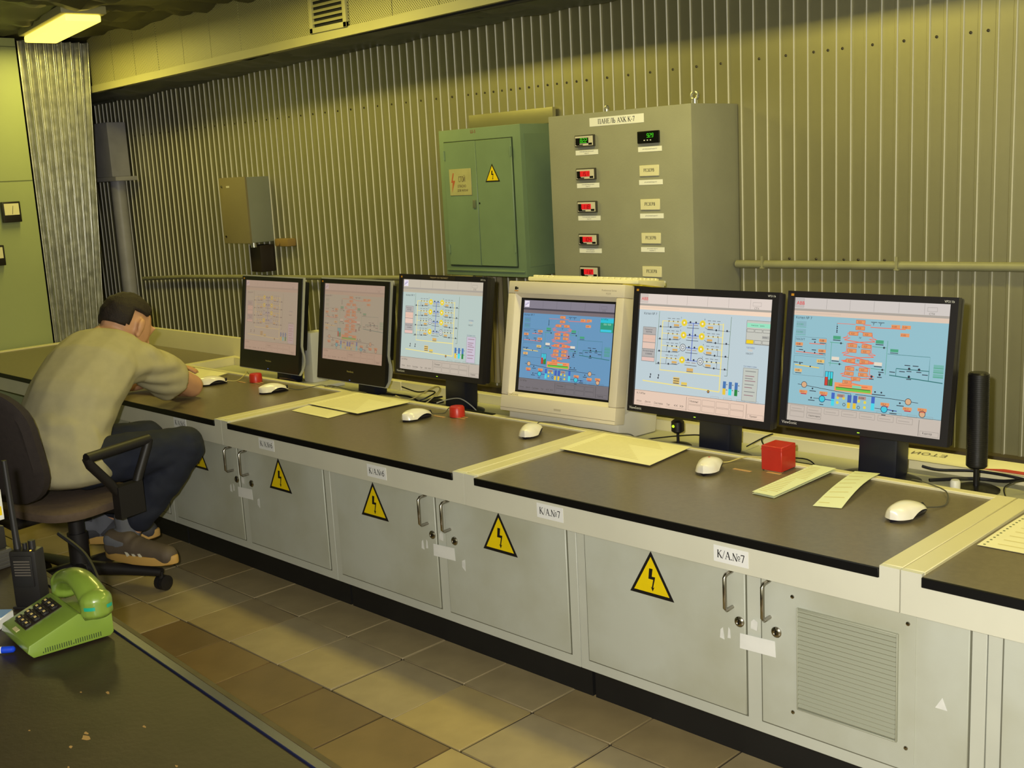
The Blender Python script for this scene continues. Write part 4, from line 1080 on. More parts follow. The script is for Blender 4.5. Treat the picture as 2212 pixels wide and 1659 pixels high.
part('controls', fbox(MB(), PC, -.006, .022, -H+.020, -H+.026, 0, .0006), mat('print_grey', rgb(188, 178, 156), .5), t)
part('groove', fbox(MB(), PC, -W, W, -H+.0105, -H+.012, 0, .0004), mat('groove_shadow', rgb(150, 140, 120), .7), t)
# keyboard lying on the tube monitor
kloc = PC(.035, H+.0045, -.105)
t = thing('keyboard', 'cream keyboard lying on top of the tube monitor', 'keyboard', tuple(kloc), math.radians(2.8))
t.rotation_euler = (-CT, 0, math.radians(2.8))
M_key = mat('keyboard_cream', rgb(226, 220, 178), .5)
part('case', MB().prism([(-.218, -.07, .0), (-.218, -.07, .013), (-.218, .07, .021), (-.218, .07, .0)], (.436, 0, 0)), M_key, t, bevel=.004, world=False)
mb = MB()
for r_ in range(6):
    for c_ in range(19):
        if r_ == 0 and c_ in (1, 6, 11, 15): continue
        x = -.206+c_*.0218; y = .056-r_*.0198
        z = .021-.008*(r_+.4)/6.4
        if r_ == 5 and 4 <= c_ <= 9:
            if c_ == 4: mb.box(x, x+.0218*6-.004, y-.016, y, z-.002, z+.005)
            continue
        mb.box(x, x+.0182, y-.016, y, z-.002, z+.0055)
part('keys', mb, M_key, t, bevel=.0015, seg=1, world=False, kind='stuff')
for s_ in (-1, 1): part('foot', MB().box(s_*.18-.012, s_*.18+.012, .05, .064, -.004, .0), M_key, t, world=False)
single('yellow_card', fbox(MB(), PC, .190, .262, H+.0005, H+.004, -.15, -.045), mat('folder_yellow', rgb(206, 188, 50), .6), 'yellow card at the right end of the keyboard', 'card', org=tuple(PC(.22, H, -.1)))
# ------------------------------------------------------------------ things on the console
ZD = .5415       # dark worktop surface
# sheets of paper
def sheet(name, label, pts, z, m, cat='paper', lines=0, thick=.0006, lc=(150, 146, 110), curl=.0, rise=.0):
    cx = sum(p[0] for p in pts)/len(pts); cy = sum(p[1] for p in pts)/len(pts)
    t = thing(name, label, cat, (cx, cy, z))
    A, B, C, D = [Vector((p[0], p[1], z)) for p in pts]     # A near-left, B far-left, C far-right, D near-right
    def f(u, v):
        p = (A*(1-u)+D*u)*(1-v)+(B*(1-u)+C*u)*v
        return p+Vector((0, 0, curl*math.sin(PI*v)*(.5+.5*u)+.0004+rise*v))
    mb = MB().grid(f, 10, 10)
    mb.grid(lambda u, v: f(1-u, v)-Vector((0, 0, thick)), 10, 10)
    part('leaf', mb, m, t, fix=False, smooth=True)
    if lines:
        mb = MB()
        for k in range(lines):
            v = .08+.84*k/(lines-1); e = .45+.45*((k*7919) % 10)/10
            mb.quad(f(.08, v-.006)+Vector((0, 0, .0003)), f(.08+e*.86, v-.006)+Vector((0, 0, .0003)), f(.08+e*.86, v+.006)+Vector((0, 0, .0003)), f(.08, v+.006)+Vector((0, 0, .0003)))
        part('writing', mb, mat('ink_pale', rgb(*lc), .8), t, fix=False)
    return t
sheet('paper_sheet', 'cream printed sheet lying across the seam below the tube monitor', [(-2.128, .338), (-2.141, .556), (-1.827, .561), (-1.801, .335)], .5475, M_paper, lines=16, lc=(214, 202, 140))
sheet('paper_sheet', 'larger cream sheet below the second pinkish monitor', [(-3.339, .330), (-3.346, .560), (-3.028, .545), (-3.038, .320)], .5480, M_paper, lines=14, lc=(216, 204, 142))
sheet('paper_sheet', 'smaller cream sheet tucked under the larger sheet on the desk reading 6', [(-3.313, .240), (-3.339, .331), (-3.098, .330), (-3.090, .234)], .5425, M_paper, lines=6, lc=(200, 190, 120))
sheet('notebook', 'open cream notebook by the man\'s elbow', [(-4.33, .33), (-4.50, .542), (-4.229, .544), (-4.15, .37)], .5462, M_paper, 'notebook', lines=9, thick=.004, lc=(206, 196, 140))
sheet('paper_strip', 'folded chart strip with a green end, right of the red box', [(-1.451, .281), (-1.445, .556), (-1.381, .556), (-1.388, .277)], .5472, mat('chart_paper', rgb(228, 232, 196), .65), lines=20, thick=.005, lc=(196, 206, 140), rise=.0060)
sheet('paper_strip', 'wavy loose chart strip beside the folded one', [(-1.285, .275), (-1.340, .575), (-1.279, .588), (-1.224, .295)], .5425, MATS['chart_paper'], lines=8, thick=.0006, lc=(200, 206, 150), curl=.012, rise=.0055)
# perforated sheet at the right edge
t = sheet('perforated_sheet', 'cream perforated printout on the desk at the right edge', [(-.888, .227), (-.886, .545), (-.50, .545), (-.50, .235)], .5430, M_paper, lines=10, lc=(206, 190, 120), curl=.004)
mb = MB()
for k in range(19):
    y = .237+k*.0165
    mb.lathe((-.877, y, .5436+.004*math.sin(PI*(y-.227)/.318)*.5), [(.0028, 0), (.0028, .0002)], 8)
part('holes', mb, mat('hole_green', rgb(90, 100, 60), .8), t)

# mice
M_mw = mat('mouse_white', rgb(236, 230, 212), .25, coat=.3)
M_mb = mat('mouse_black', rgb(24, 20, 34), .35)
L, Wd, Hh = .118, .062, .037
def mouse_shell(u, v):
    # u along the length (0 back .. 1 front), v across
    a = (u*2-1); b = (v*2-1)
    wv = (1-abs(a)**2.6)**.5 if abs(a) < 1 else 0
    x = b*Wd/2*wv*(1-.10*a)
    edge = .007+.013*max(0, 1-((u-.62)/.30)**2) if .32 < u < .92 else .007
    top = Hh*max(0, 1-((u-.40)/.64)**2)**.62 if u < 1.04 else 0
    top = max(top, .010)
    k = max(0, 1-abs(b)**2.3)**.6
    z = edge+(max(top, edge+.001)-edge)*k
    return Vector((x, a*L/2, z))
ms_mesh = MB().grid(mouse_shell, 26, 17).mesh('shell', M_mw, smooth=True, sharp=80)
def mouse_base(u, v):
    a = (u*2-1); an = 2*PI*v
    wv = (1-abs(a)**2.6)**.5 if abs(a) < 1 else 0
    return Vector((Wd/2*.90*wv*math.cos(an), a*L/2*.985, .0108+.0106*math.sin(an)))
mbase_mesh = MB().grid(mouse_base, 24, 17).mesh('base', M_mb, smooth=True)
def cable_part(t, pts, r=.0017, m=None):
    P = []
    n = len(pts)
    for i in range(n-1):
        p0 = Vector(pts[max(i-1, 0)]); p1 = Vector(pts[i]); p2 = Vector(pts[i+1]); p3 = Vector(pts[min(i+2, n-1)])
        for k in range(6):
            q = k/6
            P.append(.5*((2*p1)+(p2-p0)*q+(2*p0-5*p1+4*p2-p3)*q*q+(3*p1-p0-3*p2+p3)*q**3))
    P.append(Vector(pts[-1]))
    return P
M_cabg = mat('cord_grey', rgb(80, 78, 66), .5)
M_cabk = mat('cord_black', rgb(20, 20, 22), .5)
M_cabc = mat('cord_cream', rgb(196, 182, 110), .5)
def mouse(label, x, y, rz, cord, m=M_cabg, logo=False):
    t = thing('computer_mouse', label, 'mouse', (x, y, ZD), rz, group='white mice on the console')
    inst('shell', ms_mesh, t, (0, 0, 0), world=False); inst('base', mbase_mesh, t, (0, 0, 0), world=False)
    inv = Matrix.Rotation(-rz, 3, 'Z')
    pts = [(0, L/2-.004, .010)]+[tuple(inv @ (Vector(p)-Vector((x, y, ZD)))) for p in cord]
    part('cord', MB().tube(cable_part(t, pts), .0016, 6), m, t, smooth=True, world=False)
    if logo: part('logo_mark', MB().lathe((0, -.004, .0369), [(.003, 0), (.003, .0006)], 8), M_red, t, world=False)
mouse('white mouse furthest right, near the wavy chart strip', -1.082, .322, math.radians(-10), [(-1.05, .44, .5435), (-1.08, .52, .549), (-1.13, .555, .5505), (-1.19, .575, .550), (-1.20, .60, .520)], M_cabg)
mouse('white mouse with a red dot, left of the red box', -1.655, .400, math.radians(18), [(-1.66, .49, .5435), (-1.64, .535, .5495), (-1.60, .560, .5505), (-1.57, .578, .550), (-1.56, .61, .522)], M_cabc, logo=True)
mouse('white mouse in front of the tube monitor', -2.330, .435, math.radians(24), [(-2.375, .52, .560), (-2.33, .552, .556), (-2.25, .558, .552), (-2.17, .560, .5535), (-2.10, .562, .551), (-2.06, .578, .549), (-2.05, .61, .520)], M_cabg)
mouse('white mouse left of the red cap on the desk reading 6', -2.815, .395, math.radians(-4), [(-2.80, .50, .5435), (-2.82, .54, .550), (-2.83, .575, .5505), (-2.84, .60, .524)], M_cabg)
mouse('white mouse in the middle of the desk the man uses', -3.680, .410, math.radians(-14), [(-3.63, .49, .5435), (-3.60, .54, .550), (-3.58, .575, .5505), (-3.57, .61, .520)], M_cabg)
mouse('white mouse beside the man\'s bare elbow', -4.062, .372, math.radians(-18), [(-4.04, .47, .5435), (-4.08, .53, .552), (-4.13, .575, .556), (-4.18, .62, .520)], M_cabc)

# red caps and box with their wooden tags
def tags(t, x, y):
    for dx, dy, w in ((-.052, -.016, .052), (.030, .004, .04), (.018, .022, .05)):
        part('name_tag', MB().box(x+dx-w/2, x+dx+w/2, y+dy-.005, y+dy+.005, ZD, ZD+.0012), M_wood, t)
def cap(label, x, y):
    t = thing('alarm_button', label, 'button', (x, y, ZD), group='red round caps on the desks')
    part('cap', MB().lathe((x, y, ZD+.0013), [(.026, 0), (.026, .003), (.025, .030), (.022, .034), (.012, .035)], 24), M_red, t, smooth=True)
    tags(t, x, y-.018)
cap('red round cap left of the mouse by the pinkish monitors', -3.945, .500)
cap('red round cap on the desk reading 6, below the third monitor', -2.726, .494)
t = thing('red_box', 'red cardboard box on the desk reading 7', 'box', (-1.515, .52, ZD))
part('box_body', MB().box(-1.550, -1.490, .478, .546, ZD+.0013, ZD+.066), M_red, t, bevel=.0015, seg=1)
part('lid_edge', MB().box(-1.5508, -1.4892, .477, .5465, ZD+.055, ZD+.0565), M_red, t)
tags(t, -1.535, .462)
# flat rulers in the tray edge
single('black_ruler', MB().box(-2.80, -2.62, .552, .569, .5474, .5499), M_black, 'short black ruler on the rear trim below the third monitor', 'ruler', org=(-2.71, .56, .547), bevel=.0008)
single('black_ruler', MB().box(-1.52, -1.44, .575, .590, .5120, .5440), M_black, 'black strip standing in the tray behind the red box', 'strip', org=(-1.38, .58, .512), bevel=.0008)

# slim speaker between the pinkish monitors
t = thing('slim_speaker', 'slim white upright speaker between the two pinkish monitors', 'speaker', (-3.80, .70, .5115))
M_spk = mat('speaker_white', rgb(214, 212, 196), .45)
part('column', MB().prism([(-3.845, .665, .525), (-3.775, .660, .525), (-3.770, .74, .525), (-3.84, .745, .525)], (-.006, .01, .205)), M_spk, t, bevel=.008)
part('foot', MB().prism([(-3.85, .64, .5118), (-3.69, .63, .5118), (-3.68, .75, .5118), (-3.85, .76, .5118)], (0, 0, .014)), M_spk, t, bevel=.004)
# microphone with green lamp
def disc_stand(t, x, y, r=.045):
    part('foot_disc', MB().lathe((x, y, .5115), [(r, 0), (r, .004), (r*.85, .008), (.012, .013)], 28), M_bezel2, t, smooth=True)
t = thing('desk_microphone', 'small black desk microphone with a green lamp under the burner monitor', 'microphone', (-1.945, .66, .5115))
disc_stand(t, -1.945, .655, .040)
part('stem', MB().tube([(-1.945, .655, .52), (-1.945, .655, .555)], .0045, 10), M_bezel2, t, smooth=True)
part('head', MB().lathe((-1.945, .655, .553), [(.010, 0), (.019, .006), (.019, .034), (.012, .040)], 20), M_bezel2, t, smooth=True)
part('green_lamp', MB().lathe((-1.947, .6365, .576), [(.0045, 0), (.004, -.002), (.001, -.003)], 10, 'y'), mat('lamp_green', (0, 0, 0), .4, emit=rgb(190, 255, 40), estr=1.5), t, smooth=True)
# tower loudspeaker
t = thing('tower_speaker', 'tall black ribbed column speaker at the right end of the console', 'speaker', (-1.085, .70, .5115))
TX, TY = -1.085, .695
disc_stand(t, TX, TY, .055)
part('stem', MB().cyl((TX, TY, .522), (TX, TY, .572), .007, 12), M_bezel2, t, smooth=True)
prof_ = [(.020, 0), (.0245, .004)]
for k in range(46):
    z = .006+k*.0048
    prof_ += [(.0250, z), (.0250, z+.003), (.0244, z+.0034), (.0244, z+.0044)]
prof_ += [(.0245, .230), (.020, .234)]
part('column', MB().lathe((TX, TY, .569), prof_, 24, 'z', 1.0, .9), M_bezel2, t, smooth=True, sharp=30)
single('white_plug', MB().lathe((-1.105, .622, .5118), [(.011, 0), (.012, .003), (.012, .036), (.009, .040)], 16), M_spk, 'small white cylinder beside the foot of the column speaker', 'cylinder', org=(-1.105, .622, .5118), smooth=True)
# newspaper on the rear tray
t = sheet('newspaper', 'newspaper with red print lying behind the right monitor', [(-1.32, .752), (-1.40, .862), (-1.00, .862), (-.97, .752)], .5476, M_paper, 'newspaper', curl=.002)
mb = MB(); sans(mb, 'ЕТОИ', (-1.215, .832, .5506), (-1, -.05, 0), (.1, -1, 0), .026, maxw=.12)
part('headline', mb, mat('newsprint', rgb(110, 104, 84), .7), t, fix=False)
mb = MB().quad((-1.10, .756, .5500), (-.985, .756, .5500), (-1.0, .778, .5508), (-1.05, .778, .5510))
part('red_print', mb, M_red, t, fix=False)
# loose cables on the tray
def cord(label, pts, m, r=.003, group='cables on the rear tray'):
    single('cable', MB().tube(cable_part(None, pts), r, 6), m, label, 'cable', group=group, org=pts[0], smooth=True)
cord('thick black cable running right from the boiler ladder monitor', [(-1.20, .69, .520), (-1.12, .768, .518), (-1.05, .775, .521), (-.93, .73, .552), (-.80, .70, .522), (-.6, .72, .52)], M_cabk, .0045)
cord('second black cable behind the column speaker', [(-1.24, .735, .540), (-1.2, .745, .534), (-1.12, .787, .533), (-1.02, .790, .530), (-.95, .790, .520), (-.8, .790, .517)], M_cabk, .0035)
cord('looping thin black cable right of the column speaker', [(-.96, .60, .516), (-.985, .62, .530), (-1.0, .66, .545), (-.97, .72, .55), (-.90, .75, .53)], M_cabk, .0018)
cord('thin black cable from the burner monitor stand to the red box', [(-1.74, .70, .53), (-1.70, .72, .556), (-1.66, .71, .575), (-1.69, .70, .555), (-1.62, .66, .53), (-1.50, .62, .545), (-1.46, .61, .525), (-1.43, .62, .518)], M_cabk, .0018)
cord('black cable looped left of the burner monitor stand', [(-2.07, .66, .516), (-1.98, .70, .53), (-1.90, .71, .54), (-1.84, .70, .53)], M_cabk, .002)
cord('black cables tangled between the second and third monitor', [(-3.30, .66, .53), (-3.20, .68, .527), (-3.10, .66, .52), (-3.06, .68, .535), (-3.03, .70, .54)], M_cabk, .0035)
cord('thin black cable crossing below the third monitor', [(-3.32, .75, .54), (-3.22, .74, .532), (-3.14, .73, .545), (-3.07, .70, .552), (-3.05, .64, .545), (-3.10, .60, .520)], M_cabk, .0025)
cord('cream cable looping beside the third monitor', [(-3.15, .58, .553), (-3.14, .64, .530), (-3.06, .69, .575), (-3.00, .66, .572), (-3.02, .60, .530), (-3.06, .585, .518)], M_cabc, .0022)
cord('grey cable looping over the stand of the third monitor', [(-2.92, .575, .552), (-2.88, .60, .565), (-2.82, .60, .572), (-2.77, .61, .545), (-2.75, .62, .515)], mat('cord_light', rgb(160, 160, 150), .5), .002)
cord('black cord running along the rear trim under the second monitor', [(-3.555, .56, .551), (-3.52, .566, .556), (-3.46, .572, .552), (-3.38, .566, .551), (-3.30, .562, .551)], M_cabg, .0022)
cord('brown cord lying right of the first monitor stand', [(-3.88, .57, .552), (-3.83, .60, .545), (-3.78, .60, .53), (-3.72, .62, .518)], mat('cord_brown', rgb(70, 52, 40), .5), .003)
single('cable_plug', MB().lathe((-3.085, .715, .5118), [(.035, 0), (.034, .006), (.02, .012), (.006, .014)], 20, 'z', 1, .7), M_bezel2, 'flat black disc under the cables left of the third monitor stand', 'disc', org=(-3.085, .715, .5118), smooth=True)
single('cable_box', MB().box(-3.285, -3.165, .578, .622, .5118, .538), mat('cream_plastic', rgb(214, 204, 150), .5), 'small cream box with a yellow light below the second monitor', 'box', org=(-3.22, .60, .5118), bevel=.004)

# ------------------------------------------------------------------ near desk with telephone
ZN = .47
ZO = ZN+.0007     # things on the near desk
M_ndesk = mat('near_desk_top', rgb(45, 36, 24), .48, var=.18, scale=14, bump=.04, bscale=90)
ra = math.radians(-4.3)
t = thing('near_desk', 'dark worn desk in the near left corner', 'desk', (-2.0, -1.5, 0), ra)
def nl(x, y, z=0):     # world to near-desk local
    v = Matrix.Rotation(-ra, 3, 'Z') @ Vector((x+2.0, y+1.5, z)); return (v.x, v.y, v.z)
ey0 = nl(-2.05, -1.005)[1]
part('top', MB().box(-.95, 1.25, -.75, ey0-.030, ZN-.03, ZN), M_ndesk, t, world=False, bevel=.001, seg=1)
part('inner_edging', MB().box(-.95, 1.25, ey0-.030, ey0-.012, ZN-.03, ZN+.004), mat('edging_blue', rgb(22, 26, 52), .35), t, world=False, bevel=.001, seg=1)
part('outer_edging', MB().box(-.95, 1.25, ey0-.012, ey0, ZN-.034, ZN+.003), mat('edging_brown', rgb(60, 48, 30), .5, var=.35, scale=30), t, world=False, bevel=.001, seg=1)
for a, b in ((-.90, -.70), (1.18, -.70), (-.90, ey0-.08), (1.18, ey0-.08)):
    part('leg', MB().box(a, a+.05, b, b+.05, 0, ZN-.03), M_ndesk, t, world=False)
part('front_board', MB().box(-.85, 1.18, ey0-.07, ey0-.055, .12, ZN-.03), M_ndesk, t, world=False)
mb = MB()
rr = random.Random(11)
for (x, y, s_) in ((-1.70, -1.27, .011), (-1.716, -1.262, .006), (-1.69, -1.30, .005), (-1.83, -1.17, .006), (-1.87, -1.20, .004), (-1.66, -1.19, .005), (-1.63, -1.33, .003), (-1.80, -1.32, .003), (-1.50, -1.22, .004)):
    q = nl(x, y)
    mb.prism([(q[0]+s_*rr.uniform(.6, 1.4)*math.cos(k*PI/4), q[1]+s_*.55*rr.uniform(.5, 1.3)*math.sin(k*PI/4), ZN+.0001) for k in range(8)], (0, 0, .0002))
part('worn_spots', mb, mat('worn_tan', rgb(150, 118, 66), .6), t, world=False)

# telephone: local x = across (left to right for its user), y = front to back
M_ph = mat('telephone_green', rgb(116, 140, 52), .28, coat=.4)
phr = math.radians(-15)
PHX, PHY = -2.150, -1.118
t = thing('telephone', 'green push-button desk telephone on the dark near desk', 'telephone', (PHX, PHY, ZO), math.radians(-5))
Wt, Dt = .165, .165
def pb(pts_yz, x0, x1): return [(x0, y, z) for y, z in pts_yz]
side = [(-Dt/2+.010, .004), (-Dt/2, .016), (-Dt/2+.004, .030), (.018, .066), (.024, .064), (.030, .048), (Dt/2-.012, .044), (Dt/2, .052), (Dt/2, .010), (Dt/2-.008, .004)]
part('body', MB().prism([(-Wt/2, y, z) for y, z in side], (Wt, 0, 0)), M_ph, t, bevel=.005, world=False)
# cradle cheeks
part('cradle_rear_wall', MB().box(-Wt/2+.004, Wt/2-.004, Dt/2-.010, Dt/2, .040, .066), M_ph, t, bevel=.004, world=False)
# handset: arched bar across the back
hh = []
hq = []
for k in range(13):
    a = k/12.0; x = -.080+.160*a
    z = .080+.026*math.sin(PI*a)**.8
    hq.append((Vector((x, .054, z)), .0235+.004*abs(2*a-1)**2))
def flat(c, r): return ell(c, (Vector((r, 0, 0)), Vector((0, r*1.12, 0)), Vector((0, 0, r*.8))))
for (c0, r0), (c1, r1) in zip(hq[:-1], hq[1:]): hh.append(flat(c0, r0)+flat(c1, r1))
for s_ in (-1, 1):
    hh.append(ell((s_*.083, .054, .084), (Vector((.029, 0, 0)), Vector((0, .032, 0)), Vector((0, 0, .022))))+ell((s_*.083, .054, .062), (Vector((.029, 0, 0)), Vector((0, .032, 0)), Vector((0, 0, .014)))))
o = link('handset', body_mesh('handset', hh, .0035, M_ph, 3), t)
for a0, a1 in ((-62, -22), (18, 44)):
    part('teal_sticker', MB().grid(lambda u, v: (.083+.0300*math.cos(math.radians(a0+(a1-a0)*u)), .054+.0330*math.sin(math.radians(a0+(a1-a0)*u)), .0725+.007*v), 8, 2), mat('band_teal', rgb(30, 150, 120), .3), t, world=False, fix=False)
# keypad on the slope
slope = math.atan2(.036, .018+Dt/2-.004)
def onslope(x, s_, h):   # s_ distance up the slope from its front edge
    return Vector((x, -Dt/2+.004+s_*math.cos(slope)-h*math.sin(slope), .030+s_*math.sin(slope)+h*math.cos(slope)))
def sbox(mb, x0, x1, s0, s1, h0, h1):
    return mb.add([onslope(x0,s0,h0),onslope(x1,s0,h0),onslope(x1,s1,h0),onslope(x0,s1,h0),onslope(x0,s0,h1),onslope(x1,s0,h1),onslope(x1,s1,h1),onslope(x0,s1,h1)],
                  [(0,3,2,1),(4,5,6,7),(0,1,5,4),(1,2,6,5),(2,3,7,6),(3,0,4,7)])
kp = part('keypad_plate', sbox(MB(), -.056, .012, .018, .096, -.001, .0015), mat('keypad_brown', rgb(46, 38, 30), .4), t, world=False)
M_kb = mat('button_black', rgb(30, 26, 26), .35)
for r_ in range(4):
    for c_ in range(3):
        x0 = -.053+c_*.0215; s0 = .0205+r_*.0188
        k_ = part('button', sbox(MB(), x0, x0+.018, s0, s0+.0145, .001, .008), M_kb, t, world=False, bevel=.002, seg=1)
        part('mark', sbox(MB(), x0+.005, x0+.013, s0+.005, s0+.0095, .008, .0083), mat('key_mark', rgb(214, 190, 120), .5), k_, world=False)
part('number_card', sbox(MB(), -.030, -.006, .004, .012, .0, .0012), mat('card_cream', rgb(190, 180, 130), .6), t, world=False)
mb = MB()
for k in range(26):
    y = -.055+k*.0044
    mb.box(Wt/2-.0002, Wt/2+.0004, y, y+.0016, .009, .018 if k % 13 else .012)
part('side_slots', mb, mat('slot_dark', rgb(40, 56, 16), .6), t, world=False)
for a in (-.06, .06):
    for b in (-.06, .06): part('foot', MB().lathe((a, b, 0), [(.008, 0), (.008, .005)], 10), M_gap, t, world=False)

# hand-held radio
RX, RY = -2.365, -1.078
M_rad = mat('radio_black', rgb(30, 28, 28), .42)
t = thing('handheld_radio', 'black hand-held radio with a long antenna behind the telephone', 'radio', (RX, RY, ZO), math.radians(38))
part('body', MB().box(-.030, .030, -.018, .020, .004, .128), M_rad, t, bevel=.006, world=False)
part('base', MB().box(-.034, .034, -.022, .024, 0, .006), M_rad, t, bevel=.002, world=False)
part('front_ridge', MB().prism([(-.022, -.018, .05), (.022, -.018, .05), (.022, -.018, .118), (-.022, -.018, .118)], (0, -.004, 0)), M_rad, t, bevel=.002, world=False)
for k in range(6): part('speaker_slot', MB().box(-.018, .018, -.0225, -.0218, .075+k*.006, .078+k*.006), mat('slot_grey', rgb(84, 78, 70), .5), t, world=False)
part('antenna', MB().tube([(-.020, .004, .126), (-.021, .004, .150), (-.024, .004, .32)], [.0085, .007, .0055], 10), M_rad, t, smooth=True, world=False)
part('knob', MB().cyl((.014, .002, .126), (.014, .002, .146), .0075, 12), M_rad, t, smooth=True, world=False)
part('knob', MB().cyl((-.002, .002, .126), (-.002, .002, .140), .005, 12), M_rad, t, smooth=True, world=False)
part('lamp', MB().lathe((.018, -.012, .1265), [(.003, 0), (.002, .002)], 8), mat('lamp_amber', (0, 0, 0), .5, emit=rgb(255, 190, 60), estr=2), t, world=False)
# equipment at the left edge
t = thing('equipment_box', 'grey electronic box with a white label at the left edge', 'box', (-2.745, -1.07, ZO), math.radians(10))
M_eq = mat('equipment_grey', rgb(70, 68, 64), .45)
part('case', MB().box(-.10, .085, -.10, .06, 0, .045), M_eq, t, bevel=.004, world=False)
part('upper_case', MB().box(-.10, .075, -.09, .055, .0455, .100), mat('equipment_dark', rgb(38, 36, 34), .45), t, bevel=.004, world=False)
pl = part('label_plate', MB().box(.0752, .0762, -.075, .03, .050, .094), M_white, t, world=False)
mb = MB(); sans(mb, 'ПОСТ 10', (.0764, -.07, .073), (0, 1, 0), (0, 0, 1), .016, maxw=.09); sans(mb, 'ГРЩУ', (.0764, -.03, .058), (0, 1, 0), (0, 0, 1), .008)
part('lettering', mb, M_ink, pl, fix=False, world=False)
for k in range(4): part('rib', MB().box(.085, .087, -.09, .05, .006+k*.009, .010+k*.009), M_eq, t, world=False)
t = thing('carton', 'small white carton with yellow print on the grey electronic box', 'box', (-2.765, -1.04, ZO+.1002), math.radians(12))
part('box_body', MB().box(-.05, .045, -.05, .05, 0, .075), M_paperw, t, bevel=.001, seg=1, world=False)
part('print_band', MB().box(.0452, .0456, -.045, .045, .012, .034), M_yellow, t, world=False)
t = thing('flat_packet', 'small blue and white packet beside the telephone', 'packet', (-2.335, -1.195, ZO), math.radians(40))
part('pack', MB().box(-.05, .05, -.035, .035, 0, .022), M_white, t, bevel=.002, seg=1, world=False)
part('blue_print', MB().box(-.049, .049, -.010, .034, .0222, .0226), mat('print_blue', rgb(110, 150, 200), .5), t, world=False)
mb = MB(); sans(mb, '54', (.020, -.0353, .006), (1, 0, 0), (0, 0, 1), .011)
part('lettering', mb, M_ink, t, fix=False, world=False)
t = thing('marker_pen', 'white marker pen with a blue cap on the near desk', 'pen', (-2.150, -1.215, ZO), math.radians(48))
part('barrel', MB().cyl((-.11, 0, .0075), (0, 0, .0075), .0065, 14), M_white, t, smooth=True, world=False)
part('cap', MB().lathe((0, 0, .0075), [(.0066, -.012), (.0068, .0), (.0062, .010), (.003, .013)], 14, 'x'), mat('cap_blue', rgb(24, 64, 196), .35), t, smooth=True, world=False)
cord('black cord hanging from the radio over the desk edge', [(-2.44, -.975, ZN+.12), (-2.36, -.955, ZN+.08), (-2.28, -.965, ZN+.03), (-2.24, -.985, ZN+.010)], M_cabk, .005, None)
# ------------------------------------------------------------------ office chair
HX, HY = -3.65, -.43
t = thing('office_chair', 'dark office chair with looped armrests the man sits on', 'chair', (HX, HY, 0), math.radians(14.5))
M_fab = mat('chair_fabric', rgb(48, 40, 38), .85, var=.12, scale=60, bump=.08, bscale=400)
M_seat = mat('seat_fabric', rgb(96, 80, 66), .85, var=.12, scale=60, bump=.08, bscale=400)
M_cp = mat('chair_plastic', rgb(28, 25, 26), .5)
part('post', MB().cyl((0, 0, .06), (0, 0, .21), .033, 18).cyl((0, 0, .21), (0, 0, .30), .026, 18).lathe((0, 0, .05), [(.045, 0), (.048, .03), (.036, .055)], 18), M_cp, t, smooth=True, world=False)
for k in range(5):
    a = math.radians(23.5+72*k); c, s_ = math.cos(a), math.sin(a)
    part('base_leg', MB().tube([(c*.03, s_*.03, .085), (c*.15, s_*.15, .078), (c*.285, s_*.285, .066)], [.026, .020, .015], 10), M_cp, t, smooth=True, world=False)
    w = part('caster', MB().lathe((c*.28-s_*.012, s_*.28+c*.012, .026), [(.010, -.020), (.026, -.018), (.026, -.004), (.012, -.002), (.012, .002), (.026, .004), (.026, .018), (.010, .020)], 16, 'x'), M_cp, t, smooth=True, world=False)
    part('caster_stem', MB().cyl((c*.28, s_*.28, .03), (c*.28, s_*.28, .068), .008, 8), M_cp, w, world=False)
part('mechanism', MB().box(-.09, .09, -.12, .12, .288, .316), M_cp, t, bevel=.006, world=False)
def rrect(w, d, r, n=6):
    pts = []
    for cx, cy, a0 in ((w-r, d-r, 0), (-w+r, d-r, 90), (-w+r, -d+r, 180), (w-r, -d+r, 270)):
        for k in range(n+1):
            a = math.radians(a0+90*k/n); pts.append((cx+r*math.cos(a), cy+r*math.sin(a)))
    return pts
rp = rrect(.225, .185, .11)
lay = [(.90, .316), (.985, .321), (1.0, .332), (.99, .346), (.93, .354)]
mb = MB(); n = len(rp)
vs_ = [(x*k, y*k-.03, z) for k, z in lay for x, y in rp]
mb.add(vs_, [tuple(range(n-1, -1, -1)), tuple(range((len(lay)-1)*n, len(lay)*n))]+[(i*n+k, i*n+(k+1) % n, (i+1)*n+(k+1) % n, (i+1)*n+k) for i in range(len(lay)-1) for k in range(n)])
part('seat', mb, M_seat, t, smooth=True, world=False)
bp = rrect(.205, .185, .12)
mb = MB()
lay = [(.90, -.030), (1.0, -.018), (1.0, .004), (.93, .016)]
def bk(x, y, off):      # back pad, curved round the sitter and leaning back
    zc = .575+y
    return (x, -.215-.32*(y+.185)*.55+.9*x*x-(.030)+off, zc)
vs_ = [bk(x*k, y*k, o) for k, o in lay for x, y in bp]; n = len(bp)
mb.add(vs_, [tuple(range(n-1, -1, -1)), tuple(range((len(lay)-1)*n, len(lay)*n))]+[(i*n+k, i*n+(k+1) % n, (i+1)*n+(k+1) % n, (i+1)*n+k) for i in range(len(lay)-1) for k in range(n)])
part('backrest', mb, M_fab, t, smooth=True, world=False)
part('back_bracket', MB().tube([(0, -.10, .302), (0, -.23, .305), (0, -.285, .35), (0, -.30, .48)], .02, 10), M_cp, t, smooth=True, world=False)
